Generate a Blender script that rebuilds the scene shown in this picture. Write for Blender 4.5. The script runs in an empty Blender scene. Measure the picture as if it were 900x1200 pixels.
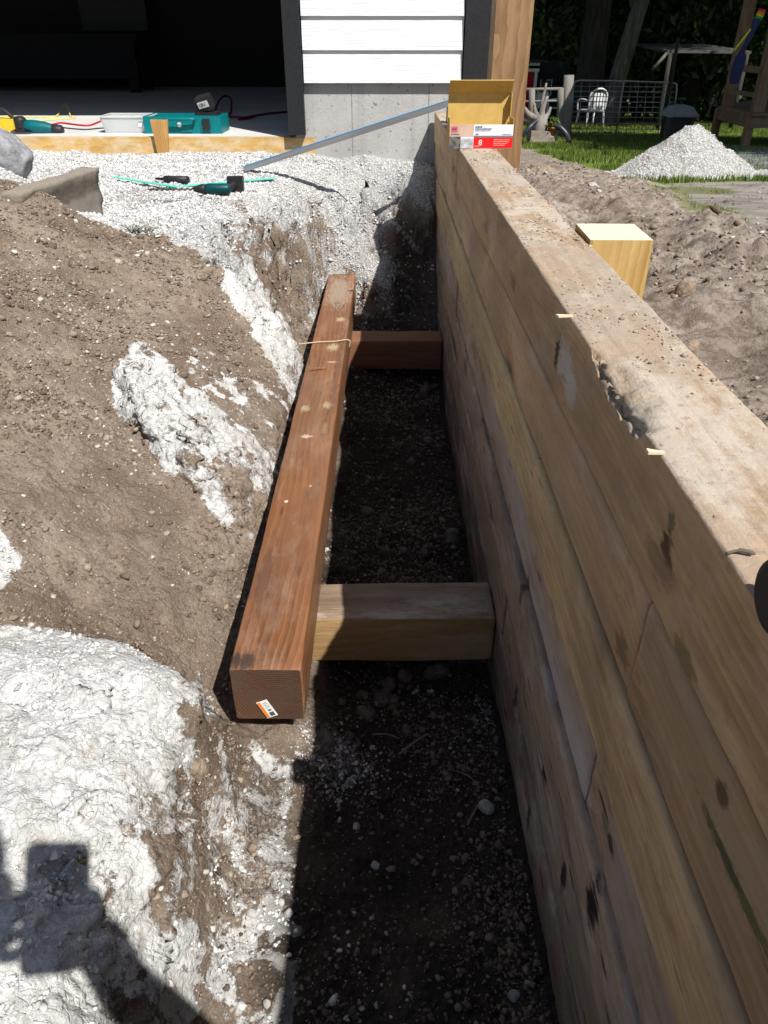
import bpy, bmesh, math, random
import numpy as np
from mathutils import Vector, Matrix, Euler, Quaternion
random.seed(7); rng = np.random.default_rng(11)
S = bpy.context.scene; COL = S.collection
ZC = 1.30                       # camera height above the trench floor
PITCH = math.atan(560/870.0); CT, ST = math.cos(PITCH), math.sin(PITCH); FP = 870.0
R = math.radians

# ------------------------------------------------------------------ measuring helpers (photo pixel -> place)
def ray(px, py):
    u, v = px-450.0, 600.0-py
    return np.array([u, FP*CT+v*ST, -FP*ST+v*CT])
def at_h(px, py, h):            # point h metres below the camera's height
    r = ray(px, py); t = -h/r[2]; return Vector((r[0]*t, r[1]*t, ZC-h))
def at_y(px, py, Y):
    r = ray(px, py); t = Y/r[1]; return Vector((r[0]*t, Y, ZC+r[2]*t))

# ------------------------------------------------------------------ numpy noise
def _hash(ix, iy, seed):
    n = (ix.astype(np.int64)*374761393 + iy.astype(np.int64)*668265263 + seed*144269504) & 0xFFFFFFFF
    n = ((n ^ (n >> 13))*1274126177) & 0xFFFFFFFF
    n = (n ^ (n >> 16)) & 0xFFFFFF
    return n/float(0xFFFFFF)
def vnoise(x, y, seed=0):
    ix, iy = np.floor(x), np.floor(y); fx, fy = x-ix, y-iy
    fx = fx*fx*fx*(fx*(fx*6-15)+10); fy = fy*fy*fy*(fy*(fy*6-15)+10)
    a = _hash(ix, iy, seed); b = _hash(ix+1, iy, seed); c = _hash(ix, iy+1, seed); d = _hash(ix+1, iy+1, seed)
    return (a*(1-fx)+b*fx)*(1-fy)+(c*(1-fx)+d*fx)*fy
def fbm(x, y, scale, octv=4, seed=0, gain=.5):
    s = 0; a = 1; t = 0; x = x/scale; y = y/scale
    for o in range(octv):
        ca, sa = math.cos(o*1.3+.4), math.sin(o*1.3+.4)
        s = s+a*(vnoise(x*ca-y*sa+o*17.3, x*sa+y*ca+o*9.1, seed+o)*2-1); t += a; a *= gain; x = x*2.03; y = y*2.03
    return s/t
def ridged(x, y, scale, octv=4, seed=0):
    s = 0; a = 1; t = 0; x = x/scale; y = y/scale
    for o in range(octv):
        ca, sa = math.cos(o*1.1+.9), math.sin(o*1.1+.9)
        s = s+a*(1-np.abs(vnoise(x*ca-y*sa+o*7.3, x*sa+y*ca+o*3.1, seed+o)*2-1)*2); t += a; a *= .55; x = x*2.1; y = y*2.1
    return s/t
def worley(x, y, scale, seed=0):
    x = x/scale; y = y/scale; ix, iy = np.floor(x), np.floor(y); f1 = np.full(x.shape, 9.); f2 = np.full(x.shape, 9.); val = np.zeros(x.shape)
    for dx in (-1,0,1):
        for dy in (-1,0,1):
            cx, cy = ix+dx, iy+dy; jx = cx+_hash(cx,cy,seed); jy = cy+_hash(cx,cy,seed+57); d = np.hypot(x-jx, y-jy)
            nr = d < f1; f2 = np.where(nr, f1, np.minimum(f2, d)); val = np.where(nr, _hash(cx,cy,seed+91), val); f1 = np.where(nr, d, f1)
    return val, f1, f2
def sst(e0, e1, x):
    t = np.clip((x-e0)/(e1-e0), 0, 1); return t*t*(3-2*t)

# ------------------------------------------------------------------ object helpers
def tag(o, label=None, cat=None, group=None, kind=None):
    if label: o['label'] = label
    if cat: o['category'] = cat
    if group: o['group'] = group
    if kind: o['kind'] = kind
    return o
def empty(name, loc=(0,0,0), label=None, cat=None, group=None, rotz=0):
    o = bpy.data.objects.new(name, None); COL.objects.link(o); o.location = loc; o.rotation_euler = (0,0,rotz)
    return tag(o, label, cat, group)
def link_mesh(name, me, mats=(), parent=None, smooth=False):
    o = bpy.data.objects.new(name, me); COL.objects.link(o)
    for m in (mats if isinstance(mats, (list, tuple)) else [mats]): me.materials.append(m)
    if smooth:
        me.polygons.foreach_set('use_smooth', [True]*len(me.polygons))
    if parent: o.parent = parent
    return o
def obj(name, bm, mats, parent=None, smooth=False, loc=None, rot=None):
    me = bpy.data.meshes.new(name); bm.normal_update(); bm.to_mesh(me); bm.free()
    o = link_mesh(name, me, mats, parent, smooth)
    if loc is not None: o.location = loc
    if rot is not None: o.rotation_euler = rot
    return o
def np_mesh(name, V, F, mats, parent=None, smooth=False, attrs=None):
    me = bpy.data.meshes.new(name); V = np.asarray(V, dtype=np.float32); F = np.asarray(F, dtype=np.int32)
    k = F.shape[1]
    me.vertices.add(len(V)); me.vertices.foreach_set('co', V.ravel())
    me.loops.add(F.size); me.loops.foreach_set('vertex_index', F.ravel())
    me.polygons.add(len(F)); me.polygons.foreach_set('loop_start', np.arange(0, F.size, k, dtype=np.int32))
    me.polygons.foreach_set('loop_total', np.full(len(F), k, dtype=np.int32))
    if smooth: me.polygons.foreach_set('use_smooth', np.ones(len(F), dtype=bool))
    for an, av in (attrs or {}).items():
        a = me.attributes.new(an, 'FLOAT', 'POINT'); a.data.foreach_set('value', np.asarray(av, dtype=np.float32))
    me.update(calc_edges=True); me.validate()
    return link_mesh(name, me, mats, parent)
def box(bm, x0, x1, y0, y1, z0, z1, M=None, mi=0):
    vs = [bm.verts.new((x, y, z)) for x in (x0,x1) for y in (y0,y1) for z in (z0,z1)]
    fs = [(0,1,3,2),(4,6,7,5),(0,4,5,1),(2,3,7,6),(0,2,6,4),(1,5,7,3)]
    out = []
    for f in fs:
        fc = bm.faces.new([vs[i] for i in f]); fc.material_index = mi; out.append(fc)
    if M is not None: bmesh.ops.transform(bm, matrix=M, verts=vs)
    return vs, out
def bev(bm, w=.003, seg=2, angle=R(40)):
    es = [e for e in bm.edges if len(e.link_faces) == 2 and e.calc_face_angle(0) > angle]
    bmesh.ops.bevel(bm, geom=es, offset=w, segments=seg, profile=.5, affect='EDGES', clamp_overlap=True)
def bbox(x0,x1,y0,y1,z0,z1,w=.003,seg=2):
    bm = bmesh.new(); box(bm,x0,x1,y0,y1,z0,z1); bev(bm,w,seg); return bm
def tube_path(bm, pts, rad, n=8, cap=True, mi=0):
    pts = [Vector(p) for p in pts]; rings = []; prev = None
    for i, p in enumerate(pts):
        d = (pts[min(i+1,len(pts)-1)]-pts[max(i-1,0)]).normalized()
        if prev is None:
            a = Vector((0,0,1)) if abs(d.z) < .9 else Vector((1,0,0)); u = d.cross(a).normalized()
        else: u = (prev-d*prev.dot(d)).normalized()
        prev = u; w = d.cross(u); r = rad[i] if isinstance(rad, (list,tuple)) else rad
        rings.append([bm.verts.new(p+(u*math.cos(2*math.pi*k/n)+w*math.sin(2*math.pi*k/n))*r) for k in range(n)])
    for a, b in zip(rings, rings[1:]):
        for k in range(n):
            f = bm.faces.new((a[k], a[(k+1)%n], b[(k+1)%n], b[k])); f.smooth = True; f.material_index = mi
    if cap:
        bm.faces.new(rings[0][::-1]).material_index = mi; bm.faces.new(rings[-1]).material_index = mi
    return rings
def catmull(pts, n=8):
    P = [Vector(p) for p in pts]; P = [P[0]*2-P[1]]+P+[P[-1]*2-P[-2]]; out = []
    for i in range(1, len(P)-2):
        for k in range(n):
            t = k/n; a,b,c,d = P[i-1],P[i],P[i+1],P[i+2]
            out.append(.5*((2*b)+(c-a)*t+(2*a-5*b+4*c-d)*t*t+(3*b-a-3*c+d)*t*t*t))
    out.append(P[-2]); return out
def lathe(bm, prof, n=24, M=None, mi=0, smooth=True):
    rings = []
    allv = []
    for r, z in prof:
        ring = [bm.verts.new((r*math.cos(2*math.pi*k/n), r*math.sin(2*math.pi*k/n), z)) for k in range(n)]; rings.append(ring); allv += ring
    for a, b in zip(rings, rings[1:]):
        for k in range(n):
            f = bm.faces.new((a[k], a[(k+1)%n], b[(k+1)%n], b[k])); f.smooth = smooth; f.material_index = mi
    bm.faces.new(rings[0][::-1]).material_index = mi; bm.faces.new(rings[-1]).material_index = mi
    if M is not None: bmesh.ops.transform(bm, matrix=M, verts=allv)
def copy_tree(o, parent=None):
    c = o.copy(); COL.objects.link(c)
    if parent: c.parent = parent
    for ch in list(o.children): copy_tree(ch, c)
    return c

# ------------------------------------------------------------------ material helpers
class NT:
    def __init__(s, name):
        s.m = bpy.data.materials.new(name); s.m.use_nodes = True; s.t = s.m.node_tree; s.t.nodes.clear()
        s.out = s.n('ShaderNodeOutputMaterial'); s.b = s.n('ShaderNodeBsdfPrincipled'); s.l(s.b.outputs[0], s.out.inputs[0])
        s.tc = s.n('ShaderNodeTexCoord')
    def n(s, typ, **kw):
        nd = s.t.nodes.new(typ)
        for k, v in kw.items(): setattr(nd, k, v)
        return nd
    def l(s, a, b): s.t.links.new(a, b)
    def mapping(s, scale=(1,1,1), loc=(0,0,0), rot=(0,0,0), src=None):
        m = s.n('ShaderNodeMapping'); m.inputs['Scale'].default_value = scale; m.inputs['Location'].default_value = loc; m.inputs['Rotation'].default_value = rot
        s.l(src or s.tc.outputs['Object'], m.inputs[0]); return m.outputs[0]
    def noise(s, vec=None, scale=5, detail=6, rough=.6, dist=0):
        n = s.n('ShaderNodeTexNoise'); n.inputs['Scale'].default_value = scale; n.inputs['Detail'].default_value = detail
        n.inputs['Roughness'].default_value = rough; n.inputs['Distortion'].default_value = dist
        s.l(vec or s.tc.outputs['Object'], n.inputs['Vector']); return n.outputs['Fac']
    def voro(s, vec=None, scale=5, feature='F1', out='Distance', rand=1):
        n = s.n('ShaderNodeTexVoronoi'); n.feature = feature; n.inputs['Scale'].default_value = scale; n.inputs['Randomness'].default_value = rand
        s.l(vec or s.tc.outputs['Object'], n.inputs['Vector']); return n.outputs[out]
    def ramp(s, fac, stops, interp='LINEAR'):
        r = s.n('ShaderNodeValToRGB'); r.color_ramp.interpolation = interp; e = r.color_ramp.elements
        while len(e) < len(stops): e.new(.5)
        for el, (p, c) in zip(e, stops):
            el.position = p; el.color = (*c, 1) if isinstance(c, (tuple, list)) else (c, c, c, 1)
        s.l(fac, r.inputs[0]); return r.outputs[0]
    def mix(s, fac, a, b, mode='MIX'):
        m = s.n('ShaderNodeMix'); m.data_type = 'RGBA'; m.blend_type = mode
        for v, i in ((fac, 0), (a, 6), (b, 7)):
            if isinstance(v, (int, float)): m.inputs[i].default_value = v if i == 0 else (v, v, v, 1)
            elif isinstance(v, tuple): m.inputs[i].default_value = (*v, 1)
            else: s.l(v, m.inputs[i])
        return m.outputs[2]
    def math(s, op, a, b=0.0, c=0.0, clamp=False):
        m = s.n('ShaderNodeMath', operation=op); m.use_clamp = clamp
        for i, v in enumerate((a, b, c)):
            if isinstance(v, (int, float)): m.inputs[i].default_value = v
            else: s.l(v, m.inputs[i])
        return m.outputs[0]
    def attr(s, name):
        a = s.n('ShaderNodeAttribute'); a.attribute_name = name; return a.outputs['Fac']
    def bump(s, h, strength=.5, dist=.01, normal=None):
        b = s.n('ShaderNodeBump'); b.inputs['Strength'].default_value = strength; b.inputs['Distance'].default_value = dist
        s.l(h, b.inputs['Height'])
        if normal: s.l(normal, b.inputs['Normal'])
        s.l(b.outputs[0], s.b.inputs['Normal']); return b.outputs[0]
    def set(s, col=None, rough=None, metal=None, spec=None):
        for v, k in ((col, 'Base Color'), (rough, 'Roughness'), (metal, 'Metallic'), (spec, 'Specular IOR Level')):
            if v is None: continue
            if isinstance(v, (int, float)): s.b.inputs[k].default_value = v
            elif isinstance(v, tuple): s.b.inputs[k].default_value = (*v, 1)
            else: s.l(v, s.b.inputs[k])
        return s.m
def plain(name, col, rough=.6, metal=0, var=.15, scale=30, bump=.1, bd=.002):
    t = NT(name); n = t.noise(scale=scale, detail=5)
    c = t.mix(t.ramp(n, [(.3, 0.0), (.7, 1.0)]), tuple(x*(1-var) for x in col), tuple(min(1, x*(1+var)) for x in col))
    t.set(c, rough, metal, spec=.3); t.bump(n, bump, bd); return t.m

def wood(name, light, dark, axis='Y', ring=28, off=(.06, 0, -.09), knot=(.10,.05,.025), knots=.16, stain=None, stain_amt=.0, stain_scale=3,
         streak=None, streak_amt=0., rough=.75, bump=.35, seed=0., grain=.6, dash=0., spots=(), dirt=0.):
    t = NT(name)
    rot = {'Y': (0,0,0), 'X': (0,0,R(90)), 'Z': (R(90),0,0)}[axis]
    v0 = t.mapping((1,1,1), (off[0]+seed*.013, seed*1.7, off[2]), rot)
    # knots bend the rings around them
    vs = t.mapping((7.5,2.1,7.5), (seed*3.1,seed,0), src=v0)
    kd = t.voro(vs, 1.0)
    wv = t.n('ShaderNodeVectorMath', operation='ADD'); nz = t.n('ShaderNodeTexNoise'); nz.inputs['Scale'].default_value = 1.0; nz.inputs['Detail'].default_value = 3
    t.l(t.mapping((3.5,.9,3.5), (seed,0,0), src=v0), nz.inputs['Vector'])
    sc = t.n('ShaderNodeVectorMath', operation='SCALE'); sc.inputs['Scale'].default_value = .10; t.l(nz.outputs['Color'], sc.inputs[0])
    t.l(v0, wv.inputs[0]); t.l(sc.outputs[0], wv.inputs[1])
    kb = t.math('MULTIPLY', t.ramp(kd, [(0, 1.0), (knots*2.6, 0.0)]), .03)
    w2 = t.n('ShaderNodeVectorMath', operation='ADD'); cb = t.n('ShaderNodeCombineXYZ'); t.l(kb, cb.inputs[0]); t.l(kb, cb.inputs[2])
    t.l(wv.outputs[0], w2.inputs[0]); t.l(cb.outputs[0], w2.inputs[1])
    wav = t.n('ShaderNodeTexWave', wave_type='RINGS', rings_direction='Y', wave_profile='SAW'); wav.inputs['Scale'].default_value = ring
    wav.inputs['Distortion'].default_value = 1.2; wav.inputs['Detail'].default_value = 2; wav.inputs['Detail Scale'].default_value = 1.5
    t.l(w2.outputs[0], wav.inputs['Vector'])
    fib = t.noise(t.mapping((160,4,160), src=v0), 1, 5, .65)
    fib2 = t.noise(t.mapping((34,1.1,34), src=v0), 1, 5, .6)
    fade = t.ramp(t.noise(t.mapping((6,1.5,6), (seed,4,2), src=v0), 1, 3), [(.35,.15),(.65,1.0)])
    g = t.math('ADD', t.math('MULTIPLY', t.math('MULTIPLY', wav.outputs['Fac'], fade), grain), t.math('ADD', t.math('MULTIPLY', fib, .35), t.math('MULTIPLY', fib2, .75)))
    c = t.mix(t.ramp(g, [(.50, 0.0), (1.05, 1.0)]), light, dark)
    c = t.mix(t.ramp(t.noise(t.mapping((2,1,2), src=v0), 2.0, 3), [(.35, 0.0), (.7, .35)]), c, tuple(x*.72 for x in light))
    c = t.mix(t.ramp(kd, [(knots*.55, .95), (knots, 0.0)]), c, knot)
    c = t.mix(t.ramp(kd, [(0, .0), (knots*1.0, .55), (knots*1.45, 0.0)]), c, dark)
    bl = t.noise(t.mapping((3.2,1.1,3.2), (seed*4,1,seed), src=v0), 1.6, 7, .66, .6)
    c = t.mix(t.ramp(bl, [(.50, 0.0), (.64, .5)]), c, tuple(min(1, x*k*1.28) for x, k in zip(light, (.95,1.0,1.15))))
    c = t.mix(t.ramp(bl, [(.36, .55), (.48, 0.0)]), c, tuple(x*.6 for x in light))
    if dirt:
        d1 = t.noise(t.mapping((1,.45,1), (seed,2,0), src=v0), 46, 8, .78); d2 = t.noise(t.mapping((1,.35,1), (0,seed,0), src=v0), 9, 9, .74)
        c = t.mix(t.math('MULTIPLY', t.ramp(d1, [(.55,0.0),(.63,1.0)]), dirt*.75), c, tuple(x*.42 for x in light))
        c = t.mix(t.math('MULTIPLY', t.ramp(d2, [(.52,0.0),(.62,1.0)]), dirt*.65), c, (.54,.48,.41))
        c = t.mix(t.math('MULTIPLY', t.ramp(d2, [(.34,1.0),(.44,0.0)]), dirt*.6), c, tuple(x*.5 for x in light))
    if dash:
        dvv = t.voro(t.mapping((34,7,34), (seed,seed,0), src=v0), 1.0); dn_ = t.noise(t.mapping((60,9,60), src=v0), 1, 4)
        c = t.mix(t.math('MULTIPLY', t.ramp(t.math('ADD', dvv, t.math('MULTIPLY', dn_, .35)), [(.27, 1.0), (.36, 0.0)]), dash), c, (.035,.026,.02))
    if streak:
        sn = t.noise(t.mapping((16,1.6,16), (seed*2,5,1), src=v0), 1, 6, .7)
        c = t.mix(t.math('MULTIPLY', t.ramp(sn, [(.52, 0.0), (.66, 1.0)]), streak_amt), c, streak)
    if stain:
        n2 = t.noise(t.mapping((1.6,.8,1.6), (seed,2,3), src=v0), stain_scale, 8, .68)
        c = t.mix(t.math('MULTIPLY', t.ramp(n2, [(.42, 0.0), (.62, 1.0)]), stain_amt), c, stain)
    for (cx, cy, cz, rx, ry, rz, colr, amt) in spots:
        mp = t.mapping((1/rx,1/ry,1/rz), (-cx/rx,-cy/ry,-cz/rz)); ln = t.n('ShaderNodeVectorMath', operation='LENGTH'); t.l(mp, ln.inputs[0])
        dd_ = t.math('ADD', ln.outputs['Value'], t.math('MULTIPLY', t.math('SUBTRACT', t.noise(t.mapping((90,22,90)), 1, 6, .75), .5), 3.0))
        c = t.mix(t.math('MULTIPLY', t.ramp(dd_, [(.55,1.0),(1.0,0.0)]), amt), c, colr)
    t.set(c, rough, spec=.25)
    hh = t.math('ADD', t.math('MULTIPLY', fib, .7), t.math('MULTIPLY', g, .5))
    t.bump(hh, bump, .004); return t.m

# ================================================================== CAMERA, WORLD, SUN
cam_d = bpy.data.cameras.new('camera'); cam = bpy.data.objects.new('camera', cam_d); COL.objects.link(cam)
cam.location = (0,0,ZC); cam.rotation_euler = (R(90)-PITCH, 0, 0)
cam_d.sensor_fit = 'VERTICAL'; cam_d.sensor_height = 36; cam_d.lens = 36*FP/1200; cam_d.clip_start = .02; cam_d.clip_end = 600
S.camera = cam
SUN = Vector((-.455, .64, -1.0)).normalized()          # the way the light travels
w = bpy.data.worlds.new('World'); S.world = w; w.use_nodes = True; nt = w.node_tree
sky = nt.nodes.new('ShaderNodeTexSky'); sky.sky_type = 'NISHITA'; sky.sun_disc = False
el = math.asin(-SUN.z); sky.sun_elevation = el
az = math.atan2(-SUN.x, -SUN.y)                         # sun position azimuth, clockwise from +Y
sky.sun_rotation = az; sky.air_density = 1.0; sky.dust_density = 1.0; sky.ozone_density = 1.0
nt.links.new(sky.outputs[0], nt.nodes['Background'].inputs[0]); nt.nodes['Background'].inputs[1].default_value = .064
sl = bpy.data.lights.new('sun', 'SUN'); sl.energy = 5.0; sl.angle = R(.53); sl.color = (1, .965, .91)
so = bpy.data.objects.new('sun', sl); COL.objects.link(so); so.rotation_euler = SUN.to_track_quat('-Z', 'Y').to_euler(); so.location = (6,-8,14)
S.view_settings.view_transform = 'Standard'; S.view_settings.look = 'None'; S.view_settings.gamma = 1; S.view_settings.exposure = .40
S.view_settings.use_curve_mapping = False
S.render.engine = 'CYCLES'; S.cycles.use_denoising = True; S.cycles.max_bounces = 5; S.cycles.diffuse_bounces = 3; S.cycles.use_adaptive_sampling = True; S.cycles.adaptive_threshold = .025
S.cycles.glossy_bounces = 3; S.cycles.transmission_bounces = 6; S.cycles.transparent_max_bounces = 6; S.cycles.sample_clamp_indirect = 6
S.cycles.caustics_reflective = False; S.cycles.caustics_refractive = False

# ================================================================== GROUND (trench, banks, gravel pad): one height sheet
cps = [ # px, py, h
 (640,1200,1.30),(600,1000,1.31),(480,1150,1.30),(400,1000,1.31),(330,1150,1.31),(300,1000,1.29),(300,900,1.27),(280,1100,1.30),(470,920,1.34),
 (430,860,1.36),(520,850,1.37),(500,790,1.42),(560,830,1.36),(400,800,1.40),(440,650,1.40),(520,620,1.41),(450,550,1.40),(500,520,1.41),(430,480,1.40),(480,440,1.38),(470,425,1.37),
 (400,640,1.33),(408,560,1.32),(418,480,1.33),
 (440,385,1.27),(480,368,1.24),(430,350,1.13),(430,330,1.06),(430,300,.97),(430,270,.87),(430,240,.745),(430,215,.64),(430,190,.58),(430,178,.55),
 (500,340,1.12),(500,300,.975),(500,260,.815),(500,230,.70),(495,205,.61),(500,375,1.24),(410,310,1.0),(400,285,.90),(395,250,.77),(395,225,.68),
 (300,180,.545),(100,180,.54),(0,180,.53),(340,215,.62),(250,215,.60),(150,215,.59),(330,250,.67),(200,245,.63),(100,225,.60),
 (120,252,.635),(200,265,.655),(260,264,.65),(300,270,.70),(340,262,.74),(365,265,.755),(372,330,.97),(370,378,1.13),(352,392,1.20),
 (0,198,.43),(35,214,.452),(60,236,.50),(100,258,.60),(165,288,.68),(215,300,.71),(260,313,.74),(300,352,.86),(340,392,1.0),(356,425,1.085),
 (150,350,.78),(0,350,.62),(250,420,.93),(0,480,.75),(150,480,.92),(0,600,.83),(150,640,1.0),(250,560,1.03),(0,700,.90),(100,560,.90),(80,400,.76),(80,700,.98),
 (345,450,1.10),(325,510,1.12),(308,570,1.13),(285,640,1.145),(262,720,1.155),(243,780,1.18),(200,720,1.08),(150,730,1.04),(240,840,1.22),(290,870,1.24),(340,850,1.25),
 (0,752,.935),(100,752,.97),(150,765,.99),(200,798,1.025),(228,822,1.07),
 (350,740,1.27),(370,600,1.27),(380,500,1.27),(360,690,1.27),
]
PX = [tuple(at_h(*c))[:2]+(c[2],) for c in cps]
PX += [(X_+.012*math.sin(Y_*23), Y_, h_) for Y_ in (.2,.38,.52,.66,.80,.93) for X_, h_ in ((-.8,.90),(-.68,.915),(-.58,.925),(-.49,.94),(-.42,.968),(-.375,1.0),(-.348,1.045),(-.315,1.16),(-.285,1.255))]
# beyond the picture: floor under the photographer, banks left, the garage front, under the timbers
PX += [(x, y, 1.30) for x in (-.3, 0, .27) for y in (.2, -.4, -1.2, -2.4)]
PX += [(-.5, -.5, 1.02), (-.55, -1.4, 1.0), (-.95, -.6, .8), (-.9,-1.8,.8), (-1.5,.5,.6), (-1.6,-1.0,.55), (-1.7,1.8,.52), (-2.2,2.9,.42), (-2.3,1.4,.45), (-3,0,.45), (-3,-3,.45), (-3,3,.45), (0,-3.2,.9),(.27,-3.6,.6),(-1,-3.6,.5),(-3,4.3,.54),(-2.2,4.3,.54),(-2.2,3.5,.56)]
PX += [(-.22,y,1.30) for y in (1.6,2.1,2.6,3.05)] + [(-.22,3.6,1.24),(-.66,2.97,.82),(-.60,3.03,.95),(-.50,3.10,1.08),(-.43,3.18,1.14),(-.62,3.22,.69),(-.53,3.33,.71),(-.40,3.54,.74),(-.37,3.36,1.17)]
PX = np.array(PX)
def rbf_fit(P):
    D = np.hypot(P[:,None,0]-P[None,:,0], P[:,None,1]-P[None,:,1]); n = len(P)
    A = np.zeros((n+3, n+3)); A[:n,:n] = D + np.eye(n)*.012; A[:n,n] = 1; A[:n,n+1] = P[:,0]; A[:n,n+2] = P[:,1]; A[n:,:n] = A[:n,n:].T
    b = np.zeros(n+3); b[:n] = P[:,2]; return np.linalg.solve(A, b)
W_ = rbf_fit(PX)
def hbase(x, y):
    x = np.asarray(x, float); y = np.asarray(y, float); sh = x.shape; x = x.ravel(); y = y.ravel(); out = np.empty(len(x))
    for i in range(0, len(x), 40000):
        xs, ys = x[i:i+40000], y[i:i+40000]
        xc = np.clip(xs, -3, .3); yc = np.clip(ys, -3.6, 4.5)
        D = np.hypot(xc[:,None]-PX[None,:,0], yc[:,None]-PX[None,:,1])
        out[i:i+40000] = D @ W_[:len(PX)] + W_[-3]+W_[-2]*xc+W_[-1]*yc
    return np.clip(out, .35, 1.44).reshape(sh)
def gp(px, py):                 # pixel -> place on the bare trench ground
    r = ray(px, py); r = r/np.linalg.norm(r)
    ts = np.linspace(.5, 6.5, 500); hh = hbase(r[0]*ts, r[1]*ts); below = (-r[2]*ts) > hh
    i = int(np.argmax(below)) if below.any() else -1; t = ts[i]; return (r[0]*t, r[1]*t)
def poly_sd(x, y, pts):         # signed distance, positive inside
    P = np.array(pts); n = len(P); d = np.full(x.shape, 1e9); ins = np.zeros(x.shape, bool)
    for i in range(n):
        a, b = P[i], P[(i+1)%n]; e = b-a; wx, wy = x-a[0], y-a[1]
        t = np.clip((wx*e[0]+wy*e[1])/(e@e+1e-12), 0, 1); d = np.minimum(d, np.hypot(wx-e[0]*t, wy-e[1]*t))
        c = ((a[1] > y) != (b[1] > y)) & (x < (b[0]-a[0])*(y-a[1])/(b[1]-a[1]+1e-12)+a[0]); ins ^= c
    return np.where(ins, d, -d)
def region(pp): return [gp(a, b) for a, b in pp]
mound = [(-60,745),(60,742),(130,755),(200,795),(234,800),(238,840),(222,875),(212,925),(190,995),(163,1050),(140,1110),(110,1240),(-60,1240)]
mound_r = region(mound)
lump_r = region([(133,448),(165,425),(200,445),(235,480),(300,530),(325,565),(322,605),(300,645),(262,612),(200,560),(150,510)])
strip_r = region([(250,302),(285,318),(330,368),(360,430),(354,470),(338,462),(305,405),(268,345)])
streak_r = region([(225,400),(290,440),(345,480),(330,560),(310,540),(262,480),(215,440)])
leftp_r = region([(-30,622),(15,630),(24,665),(15,700),(-30,700)])
low_r = region([(205,1095),(260,1060),(330,1050),(345,1100),(345,1215),(190,1215)])
mid_r = region([(238,890),(300,870),(350,880),(345,1060),(225,1090)])
seam_r = region([(205,850),(262,860),(255,950),(235,1060),(190,1200),(130,1200),(170,1060),(215,930)])
pale_r = region([(350,868),(380,855),(425,870),(440,900),(400,925),(360,905)])
patch_c = gp(305,1152); smear_c = gp(285,245); smear2 = gp(165,232)
def fields(x, y):
    h = hbase(x, y)
    e = .006; sl = np.zeros_like(h)
    n1 = fbm(x, y, .10, 5, 3); n2 = fbm(x, y, .03, 4, 9); nz = n1*.035+n2*.022
    def m(reg, soft=.012, off=0): return sst(-soft, soft, poly_sd(x, y, reg)+nz+off)
    lime = np.zeros_like(h)
    lime = np.maximum(lime, m(mound_r)*(1-.55*sst(.15,.5,fbm(x,y,.12,4,21)*sst(.3,.8,1-sst(0,.12,poly_sd(x,y,mound_r))))))
    lump_shade_c = gp(290,612); lump_shade = sst(.075,.03,np.hypot((x-lump_shade_c[0])*.8,(y-lump_shade_c[1])*.8)+nz*.6)  # shaded lower side of the lump put into the colour, no dent
    lime = np.maximum(lime, m(lump_r)*(1-.9*lump_shade)*(.98-.5*sst(.1,.4,fbm(x,y,.05,4,5))))
    lime = np.maximum(lime, m(strip_r)*.95)
    lime = np.maximum(lime, m(streak_r)*(.18+.72*sst(.05,.4,fbm(x,y,.035,5,8))))
    lime = np.maximum(lime, m(leftp_r)*.95)
    lime = np.maximum(lime, m(low_r)*sst(-.45,-.1,fbm(x,y,.05,4,15)))
    lime = np.maximum(lime, m(mid_r)*(.34+.4*sst(0,.35,fbm(x,y,.04,4,16))))
    lime = np.maximum(lime, m(seam_r)*(.10+.6*sst(.1,.4,fbm(x*3,y*.6,.10,4,17))))
    lime = np.maximum(lime, m(pale_r)*.40)
    lime = lime*(1-sst(.052,.035,np.hypot((x-patch_c[0]),(y-patch_c[1])*1.15)+nz*.5))
    # gravel pad and the slope running down from it
    gy = 2.98+.12*n1+ .35*sst(-.75,-.35,x) - .1*sst(-1.0,-1.3,x)
    pad = sst(0,.06,y-gy+nz)
    shade = sst(.60,1.0,h)*sst(-.1,.1,n1+.1)
    padl = pad*(1-.85*sst(.715,.80,h+n1*.10)*sst(-.27,-.36,x))*np.clip(.98-.85*sst(1.02,1.16,h+n1*.12)-.35*sst(.72,.80,h)*sst(.5,-.3,x*10+3.5)*0, 0, 1)
    for c, rx, ry, a in ((smear_c,.22,.10,.8),(smear2,.28,.14,.55)):
        padl = padl*(1-a*sst(1.0,.4,np.hypot((x-c[0])/rx,(y-c[1])/ry)+n1*1.1))
    padl = padl*(1-.93*sst(-.01,.09,x+n1*.12-.10*sst(.75,.6,h))*sst(.66,.76,h+n1*.08))
    lime = np.maximum(lime, padl)
    floor_shade = np.maximum(sst(1.18,1.30,h+n1*.05)*sst(-.30,-.12,x+n1*.1), sst(.70,.9,h)*sst(.0,.08,x)*sst(3.3,3.6,y)*.8)  # mask that paints the wall's shade onto trench floor and far corner
    cliff = sst(.62,.72,h)*sst(1.3,1.1,h)*sst(2.9,3.1,y)*sst(-.15,-.3,x)
    return h, lime, pad, floor_shade, cliff
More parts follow.
